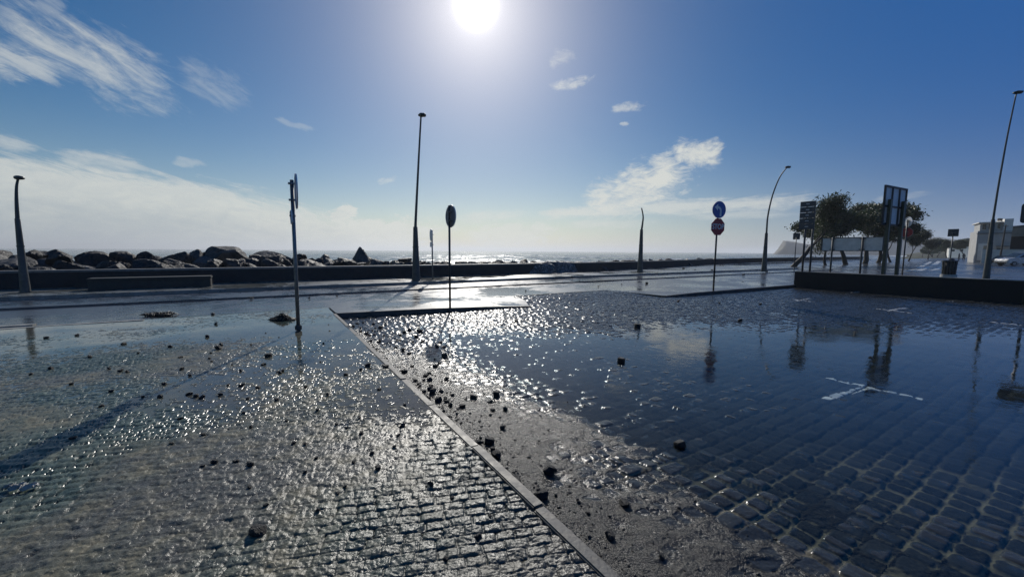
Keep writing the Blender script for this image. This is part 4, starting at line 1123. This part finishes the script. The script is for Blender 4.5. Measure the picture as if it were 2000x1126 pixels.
# ------------------------------------------------------------------ far right: house, neighbours, pole, van, car, bin, people
M_PLASTER = simple('pale_plaster', (0.42, 0.42, 0.41), 0.8, var=0.12, scale=1.2, bump=0.004)
M_WHITEW = simple('whitewashed_wall', (0.74, 0.72, 0.66), 0.7, var=0.08, scale=1.5)
M_TAN = simple('tan_plaster', (0.34, 0.29, 0.22), 0.8, var=0.15, scale=1.2)
M_GLASS = simple('dark_window_glass', (0.02, 0.03, 0.035), 0.08, var=0.2, scale=3)
M_ROOF = simple('grey_roof', (0.13, 0.12, 0.11), 0.7, var=0.3, scale=3)
M_DARK = simple('dark_opening', (0.015, 0.016, 0.016), 0.7)
D = 75.0; u_ = D / F
x, y = at_depth(1937, D)
h = empty('house', (x, y, -0.03), facing(x, y, 8), 'pale three storey house with a glazed top floor behind the tall lamp post', 'house')
def hx(px): return (px - 1937) * u_ * 0.66
def hz(py): return pz(1937, py, D)
MB().box((0, 4.0, hz(450) / 2), (hx(1968) - hx(1904), 8, hz(450))).build('wall', M_PLASTER, h)
MB().box((hx(1950) - 0.1, 4.6, (hz(434) + hz(450)) / 2), (hx(1966) - hx(1938), 6.4, hz(434) - hz(450) - .01)).box(((hx(1912) + hx(1937)) / 2, 4.6, (hz(434) + hz(450)) / 2), (hx(1937.5) - hx(1911), 6.2, hz(434) - hz(450) - .03)).build('top_floor', M_PLASTER, h)
MB().box((hx(1930), 4.4, hz(433)), (hx(1954) - hx(1907), 7.4, 0.18), bevel=0.02).build('roof', M_WHITEW, h)
MB().box((hx(1963), 4.2, (hz(427) + hz(450)) / 2), (hx(1970.5) - hx(1954), 7.2, hz(427) - hz(450))).build('stair_tower', M_WHITEW, h)
MB().box((hx(1951), 3.0, hz(427)), (0.6, 0.6, 0.5), bevel=0.04).build('chimney', M_ROOF, h)
MB().box((hx(1936), -0.08, hz(455)), (hx(1968) - hx(1904) + 0.1, 0.25, 0.14)).build('ledge', M_ROOF, h)
for a, b, c, d in ((1915, 1923.5, 435, 447.5), (1926.5, 1938, 435.5, 447), (1944, 1950, 436, 446)):
    w_ = MB().box(((hx(a) + hx(b)) / 2, 1.44, (hz(c) + hz(d)) / 2), (hx(b) - hx(a), 0.1, hz(c) - hz(d))).build('window', M_WHITEW, h)
    MB().box(((hx(a) + hx(b)) / 2, 1.37, (hz(c) + hz(d)) / 2), ((hx(b) - hx(a)) * 0.86, 0.06, (hz(c) - hz(d)) * 0.86)).build('pane', M_GLASS, w_)
MB().box(((hx(1909) + hx(1929)) / 2, -0.06, (hz(475) + hz(508)) / 2), (hx(1929) - hx(1909), 0.12, hz(475) - hz(508))).build('shop_front', M_WHITEW, h)
MB().box((hx(1923), -0.13, hz(484)), (0.5, 0.03, 0.9)).build('notice', M_TAN, h)
MB().box(((hx(1943) + hx(1966)) / 2, -0.5, hz(480.5)), (hx(1966) - hx(1943), 1.0, 0.14)).build('canopy', M_ROOF, h)
MB().box(((hx(1945) + hx(1952)) / 2, -0.05, (hz(484) + hz(506)) / 2), (hx(1952) - hx(1945), 0.1, hz(484) - hz(506))).build('door', M_DARK, h)
x, y = at_depth(1992, 78)
h = empty('house', (x, y, -0.03), facing(x, y, 4), 'low tan house with two small dark windows right of the white stair tower', 'house')
z1_ = pz(1985, 443, 78)
MB().box((1.4, 4, (pz(1985, 461, 78) + z1_) / 2), (6.0, 8, z1_ - pz(1985, 461, 78))).build('wall', M_TAN, h)
MB().slab([(-2.6, -.2), (5.4, -.2), (5.4, 8.2), (-2.6, 8.2)], z1_, [z1_ + .15, z1_ + .9, z1_ + .9, z1_ + .15]).build('roof', M_ROOF, h)
MB().box((1.4, 4.2, pz(1985, 461, 78) / 2), (7.4, 7.0, pz(1985, 461, 78))).build('ground_floor', M_DARK, h)  # solid block; the shade inside its openings is put into the near-black colour
for py in (450, 457):
    MB().box((-1.75, -0.03, pz(1985, py, 78)), (0.55, 0.08, 0.5)).build('window', M_GLASS, h)
x, y = at_depth(1990, 70)
g = empty('garden_wall', (x, y, -0.03), facing(x, y, 4), 'whitewashed wall behind the parked van and dark car', 'wall')
MB().box((0.5, 0.1, pz(1980, 487, 70) / 2), (9.5, 0.25, pz(1980, 487, 70))).build('wall_body', M_WHITEW, g)
MB().box((0.5, 0.1, pz(1980, 487, 70) + .04), (9.6, 0.32, 0.08)).build('coping', M_PLASTER, g)
x, y = at_depth(1953.5, 68)
g = empty('utility_pole', (x, y, -0.05), 0, 'thin wooden utility pole before the pale three storey house', 'utility pole')
MB().tube([(0, 0, 0), (0.35, 0, pz(1958, 438, 68))], [0.13, 0.08], 8).build('pole', M_BARK, g)
MB().box((0.33, 0, pz(1958, 441, 68)), (0.9, 0.08, 0.1)).build('crossarm', M_BARK, g)

M_SILVER = simple('silver_car_paint', (0.45, 0.46, 0.47), 0.25, 0.5, 0.05, 3, coat=0.6)
M_BLACKP = simple('black_car_paint', (0.02, 0.021, 0.023), 0.25, 0.0, 0.1, 3, coat=0.8)
M_TYRE = simple('black_rubber', (0.02, 0.02, 0.02), 0.8)
M_RIM = simple('grey_wheel_rim', (0.3, 0.3, 0.3), 0.35, 0.8)
M_LAMPG = simple('headlight_glass', (0.6, 0.62, 0.62), 0.1)
def vehicle(name, loc, yaw, label, cat, paint, low, up, win, wheels, width, wr=0.33):
    """front towards -X; low: body outline, up: roof outline, win: side windows (XZ)"""
    r = empty(name, loc, yaw, label, cat)
    mb = MB(); mb.prism(low, -width / 2, width / 2)
    bmesh.ops.bevel(mb.bm, geom=list(mb.bm.edges), offset=0.05, segments=2, affect='EDGES')
    body = mb.build('body', paint, r, True); body.data.set_sharp_from_angle(angle=R(28))
    mb = MB(); mb.prism(up, -width / 2 + .09, width / 2 - .09)
    zr = max(p[1] for p in up); zb_ = min(p[1] for p in up)
    for v in mb.bm.verts: v.co.y *= 1 - 0.14 * (v.co.z - zb_) / (zr - zb_)
    bmesh.ops.bevel(mb.bm, geom=list(mb.bm.edges), offset=0.05, segments=2, affect='EDGES')
    mb.build('roof', paint, r, True).data.set_sharp_from_angle(angle=R(28))
    for sgn in (-1, 1):
        for w_ in win:
            mb = MB(); yy = width / 2 - .09
            mb.prism(w_, -0.01, 0.01)
            for v in mb.bm.verts: v.co.y += sgn * (yy * (1 - 0.14 * (v.co.z - zb_) / (zr - zb_)) + 0.004)
            mb.build('side_window', M_GLASS, r)
    # windscreen follows the front edge of the roof outline
    (xa, za), (xb, zb2) = up[0], up[1]
    mb = MB(); k0, k1 = 0.12, 0.93
    pts_ = []
    for kk in (k0, k1):
        xx, zz_ = xa + (xb - xa) * kk, za + (zb2 - za) * kk
        ww = (width / 2 - .2) * (1 - 0.14 * (zz_ - zb_) / (zr - zb_)); pts_ += [(xx - .02, -ww, zz_ + .012), (xx - .02, ww, zz_ + .012)]
    a, b, c, d = [mb.bm.verts.new(p) for p in (pts_[0], pts_[1], pts_[3], pts_[2])]
    mb.bm.faces.new((a, b, c, d)); f_ = bmesh.ops.extrude_face_region(mb.bm, geom=list(mb.bm.faces))
    for v in [g_ for g_ in f_['geom'] if isinstance(g_, bmesh.types.BMVert)]: v.co.x += 0.03
    mb.build('windscreen', M_GLASS, r)
    xf = min(p[0] for p in low); zmid = [p[1] for p in low if p[0] == xf][0]
    for sgn in (-1, 1):
        MB().box((xf + .06, sgn * (width / 2 - .22), zmid + 0.05), (0.16, 0.32, 0.16), bevel=0.03).build('headlight', M_LAMPG, r)
        for wx in wheels:
            w_ = MB().tube([(wx, sgn * (width / 2 - .2), wr), (wx, sgn * (width / 2 + .02), wr)], wr, 20).build('wheel', M_TYRE, r)
            MB().tube([(wx, sgn * (width / 2 + .0), wr), (wx, sgn * (width / 2 + .035), wr)], wr * 0.62, 14).build('rim', M_RIM, w_)
    MB().box((xf + .02, 0, 0.45), (0.12, width * 0.9, 0.16), bevel=0.03).build('bumper', M_TYRE, r)
    return r
D = 56; x, y = at_depth(1994, D)
vehicle('van', (x, y, -0.02), R(-8), 'silver van with a sloping nose parked at the right edge, cut by the picture', 'van', M_SILVER,
        [(-2.4, 0.35), (-2.4, 0.75), (-2.25, 0.95), (-1.35, 1.15), (2.4, 1.2), (2.42, 0.35)], [(-1.5, 1.1), (-0.1, 1.92), (2.2, 1.95), (2.38, 1.1)],
        [[(-1.0, 1.2), (-.15, 1.75), (0.45, 1.78), (0.45, 1.2)], [(0.55, 1.2), (0.55, 1.78), (2.1, 1.78), (2.2, 1.2)]], (-1.55, 1.5), 1.85)
D = 62; x, y = at_depth(1961, D)
vehicle('car', (x, y, -0.02), R(8), 'black car parked beside the silver van, mostly in shadow', 'car', M_BLACKP,
        [(-2.0, 0.3), (-2.0, 0.6), (-1.85, 0.82), (-0.9, 0.95), (1.7, 1.0), (2.0, 0.85), (2.0, 0.3)], [(-1.0, .92), (-.3, 1.4), (1.1, 1.45), (1.85, .95)],
        [[(-.6, 1.0), (-.2, 1.33), (.35, 1.35), (.35, 1.0)], [(.42, 1.0), (.42, 1.35), (1.05, 1.35), (1.5, 1.0)]], (-1.25, 1.25), 1.75, 0.31)

D = 27.0; x, y = at_depth(1857, D)
b_ = empty('litter_bin', (x, y, -0.02), 0, 'ribbed dark round bin on a pale base behind the low wall', 'bin')
MB().tube([(0, 0, -0.1), (0, 0, 0.22)], [0.42, 0.40], 24).build('base', M_PLASTER, b_)
MB().tube([(0, 0, 0.22), (0, 0, 1.12)], [0.30, 0.33], 24).build('drum', M_FRAME, b_, True)
for k in range(14):
    a = k * 2 * math.pi / 14
    MB().box((0.335 * math.cos(a), 0.335 * math.sin(a), 0.67), (0.04, 0.06, 0.88), rz=a, ry=0.03).build('rib', M_DPOST, b_)
MB().tube([(0, 0, 1.12), (0, 0, 1.18), (0, 0, 1.2)], [0.40, 0.40, 0.34], 24).build('rim', M_BACKD, b_)
MB().tube([(0.1, 0, 1.2), (0.1, 0, 1.27), (0.1, 0, 1.33)], [0.14, 0.16, 0.05], 14).build('knob', M_FRAME, b_)

M_CLOTH = simple('dark_clothes', (0.03, 0.032, 0.04), 0.8); M_SKIN = simple('skin', (0.35, 0.22, 0.16), 0.6)
def person(px, D, yaw, label, pose=0.0):
    x, y = at_depth(px, D)
    J = {'pelvis': (0, 0, .95), 'waist': (0, .0, 1.12), 'chest': (0, 0, 1.35), 'neck': (0, .0, 1.5), 'head': (0, -.02, 1.62), 'top': (0, -.01, 1.74)}
    E = [('pelvis', 'waist'), ('waist', 'chest'), ('chest', 'neck'), ('neck', 'head'), ('head', 'top')]
    RAD = {'pelvis': .15, 'waist': .14, 'chest': .17, 'neck': .065, 'head': .10, 'top': .07}
    for sd, sg in (('l', -1), ('r', 1)):
        st = sg * pose
        J.update({'hip' + sd: (.10 * sg, 0, .9), 'knee' + sd: (.11 * sg, -.12 * st, .5), 'ankle' + sd: (.11 * sg, .10 * st, .09), 'toe' + sd: (.12 * sg, .10 * st - .15, .04),
                  'sh' + sd: (.19 * sg, 0, 1.42), 'elb' + sd: (.26 * sg, .08 * st, 1.14), 'wr' + sd: (.27 * sg, -.10 - .05 * st, .92), 'hand' + sd: (.27 * sg, -.13, .82)})
        E += [('pelvis', 'hip' + sd), ('hip' + sd, 'knee' + sd), ('knee' + sd, 'ankle' + sd), ('ankle' + sd, 'toe' + sd), ('chest', 'sh' + sd), ('sh' + sd, 'elb' + sd), ('elb' + sd, 'wr' + sd), ('wr' + sd, 'hand' + sd)]
        RAD.update({'hip' + sd: .10, 'knee' + sd: .065, 'ankle' + sd: .045, 'toe' + sd: .04, 'sh' + sd: .075, 'elb' + sd: .05, 'wr' + sd: .035, 'hand' + sd: .035})
    nm = list(J); me = bpy.data.meshes.new('person')
    me.from_pydata([J[k] for k in nm], [(nm.index(a), nm.index(b)) for a, b in E], [])
    o = bpy.data.objects.new('person', me); C.objects.link(o)
    sk = o.modifiers.new('skin', 'SKIN'); sv = me.skin_vertices[0].data
    for i, k in enumerate(nm): sv[i].radius = (RAD[k], RAD[k] * (0.75 if k in ('chest', 'waist', 'pelvis') else 1))
    sv[0].use_root = True
    o.modifiers.new('sub', 'SUBSURF').levels = 1; o.modifiers['sub'].render_levels = 1
    me.materials.append(M_CLOTH)
    o.location = (x, y, -0.02); o.rotation_euler = (0, 0, yaw)
    hd = MB(); r_ = bmesh.ops.create_uvsphere(hd.bm, u_segments=12, v_segments=8, radius=0.108); hh_ = hd.build('hair', M_FRAME, o, True); hh_.location = (0, .015, 1.70)
    return tag(o, label, 'person')
person(1873.5, 92, 0.3, 'person in dark clothes standing far off, left one of a pair by the house', 0.4)
person(1883, 94, -0.6, 'person in dark clothes walking far off, right one of a pair by the house', 1.0)

# zebra stripes over the far crossing
mb = MB()
for a, b, c, d in (((1816, 510.5), (1821, 511), (1799, 523.5), (1788, 523)), ((1831, 509.5), (1838, 510), (1829, 518.5), (1816, 518.5)), ((1845, 508.5), (1850, 509), (1846, 519), (1838, 519)), ((1781, 526), (1795, 524.5), (1775, 530), (1760, 530)), ((1808, 521), (1822, 520), (1800, 529), (1780, 530)), ((1836, 521), (1845, 521), (1833, 526), (1815, 528.5))):
    mb.bm.faces.new([mb.bm.verts.new((*at(*p_, -0.016), -0.016)) for p_ in (a, b, c, d)])
tag(up_mesh(mb.build('crosswalk_stripes', M_LINE)), kind='structure')

# ------------------------------------------------------------------ headland and the far slope
M_CLIFF = simple('headland_rock', (0.10, 0.095, 0.08), 0.9, var=0.4, scale=0.02)
def ridge(name, prof, depth, D, mat_, seed, nx=90, ny=24, cliff=True):
    """prof: (px, py) of the skyline; rises steeply from the front and falls away behind"""
    px = np.array([p[0] for p in prof]); py = np.array([p[1] for p in prof])
    U = np.linspace(px[0], px[-1], nx); top = np.interp(U, px, py)
    X0 = np.array([at_depth(u, D)[0] for u in U]); Z0 = np.array([pz(u, t_, D) for u, t_ in zip(U, top)])
    Vv = np.linspace(0, 1, ny)
    XX = np.repeat(X0[:, None], ny, 1); YY = D + depth * Vv[None] + 0 * XX
    shape = np.interp(Vv, [0, .05, .12, .25, .7, 1.0], [0, .55 if cliff else .3, .9 if cliff else .6, 1.0, .85, 0])
    XX = XX * (1 + (YY - D) / D)
    ZZ = SEA_Z - 1 + (Z0[:, None] - SEA_Z + 1) * shape[None] * (1 + 0.10 * (fbm2(XX / D * 60, YY / D * 60, 4, seed) - 0.55))
    YY = YY + (fbm2(XX / D * 30, YY / D * 10, 4, seed + 3) - 0.5) * depth * 0.12
    idx = np.arange(nx * ny).reshape(nx, ny)
    f = np.stack([idx[:-1, :-1].ravel(), idx[1:, :-1].ravel(), idx[1:, 1:].ravel(), idx[:-1, 1:].ravel()], 1)
    return tag(link(name, np_mesh(name, np.stack([XX.ravel(), YY.ravel(), ZZ.ravel()], 1), f), mat_), kind='structure')
ridge('headland', [(1512, 497), (1516, 492), (1520, 482), (1524, 476), (1521, 470), (1523, 467), (1545, 469), (1575, 475), (1600, 478), (1660, 474), (1720, 468), (1790, 462), (1830, 461), (1880, 468), (1960, 470)], 300, 1100, M_CLIFF, 401)
M_SLOPE = simple('green_slope', (0.07, 0.075, 0.045), 0.9, var=0.4, scale=0.05)
ridge('hill', [(1770, 498), (1800, 492), (1830, 486), (1860, 478), (1890, 472), (1930, 470), (2060, 466), (2200, 466)], 120, 240, M_SLOPE, 411, cliff=False)
rr = random.Random(31)
for k in range(26):
    px = rr.uniform(1800, 1905); D = rr.uniform(190, 236); x, y = at_depth(px, D)
    top = np.interp(px, [1790, 1850, 1905], [487, 470, 463]) + rr.uniform(-3, 8)
    h_ = max(2.5, pz(px, top, D) - 0.0); kk = rr.choice((1, 2, 2)); s_ = h_ / PH[kk]
    tree(protos[kk], (x, y, -0.1), (s_ * 1.25, s_ * 1.25, s_), rr.uniform(0, 6.28), 'hazy green tree of the wooded slope left of the house', group='trees on the far slope')
for px, py, D, w, label in ((1869, 484, 176, 5.0, 'small low white house on the slope left of the pair of people'), (1887, 482, 180, 6.5, 'small white house with a flat roof on the slope near the house'), (1890, 468, 232, 5, 'tiny pale house high among the trees of the slope')):
    x, y = at_depth(px, D); zt = pz(px, py, D)
    h = empty('house', (x, y, -0.1), facing(x, y, 10), label, 'house')
    MB().box((0, 2, zt / 2), (w, 4, zt)).build('wall', M_WHITEW, h)
    MB().box((0, 2, zt + .12), (w + .4, 4.4, 0.25)).build('roof', M_ROOF if py > 483 else M_WHITEW, h)
    for xx in (-w * .25, w * .25): MB().box((xx, -0.02, zt - 1.0), (0.9, 0.08, 0.9)).build('window', M_GLASS, h)

# ------------------------------------------------------------------ salt haze over the shore
HAZE = True
if HAZE:
    mt = bpy.data.materials.new('salt_haze'); mt.use_nodes = True
    n = NT(mt.node_tree); n.n.clear()
    pv = n.new('ShaderNodeVolumePrincipled'); pv.inputs['Color'].default_value = (0.86, 0.90, 0.95, 1)
    pv.inputs['Density'].default_value = 0.0003; pv.inputs['Anisotropy'].default_value = 0.45
    o = n.new('ShaderNodeOutputMaterial'); n.l.new(pv.outputs[0], o.inputs['Volume'])
    mb = MB(); mb.box((0, 6000, 30), (30000, 17000, 72)); hzo = mb.build('haze', mt); tag(hzo, kind='stuff')
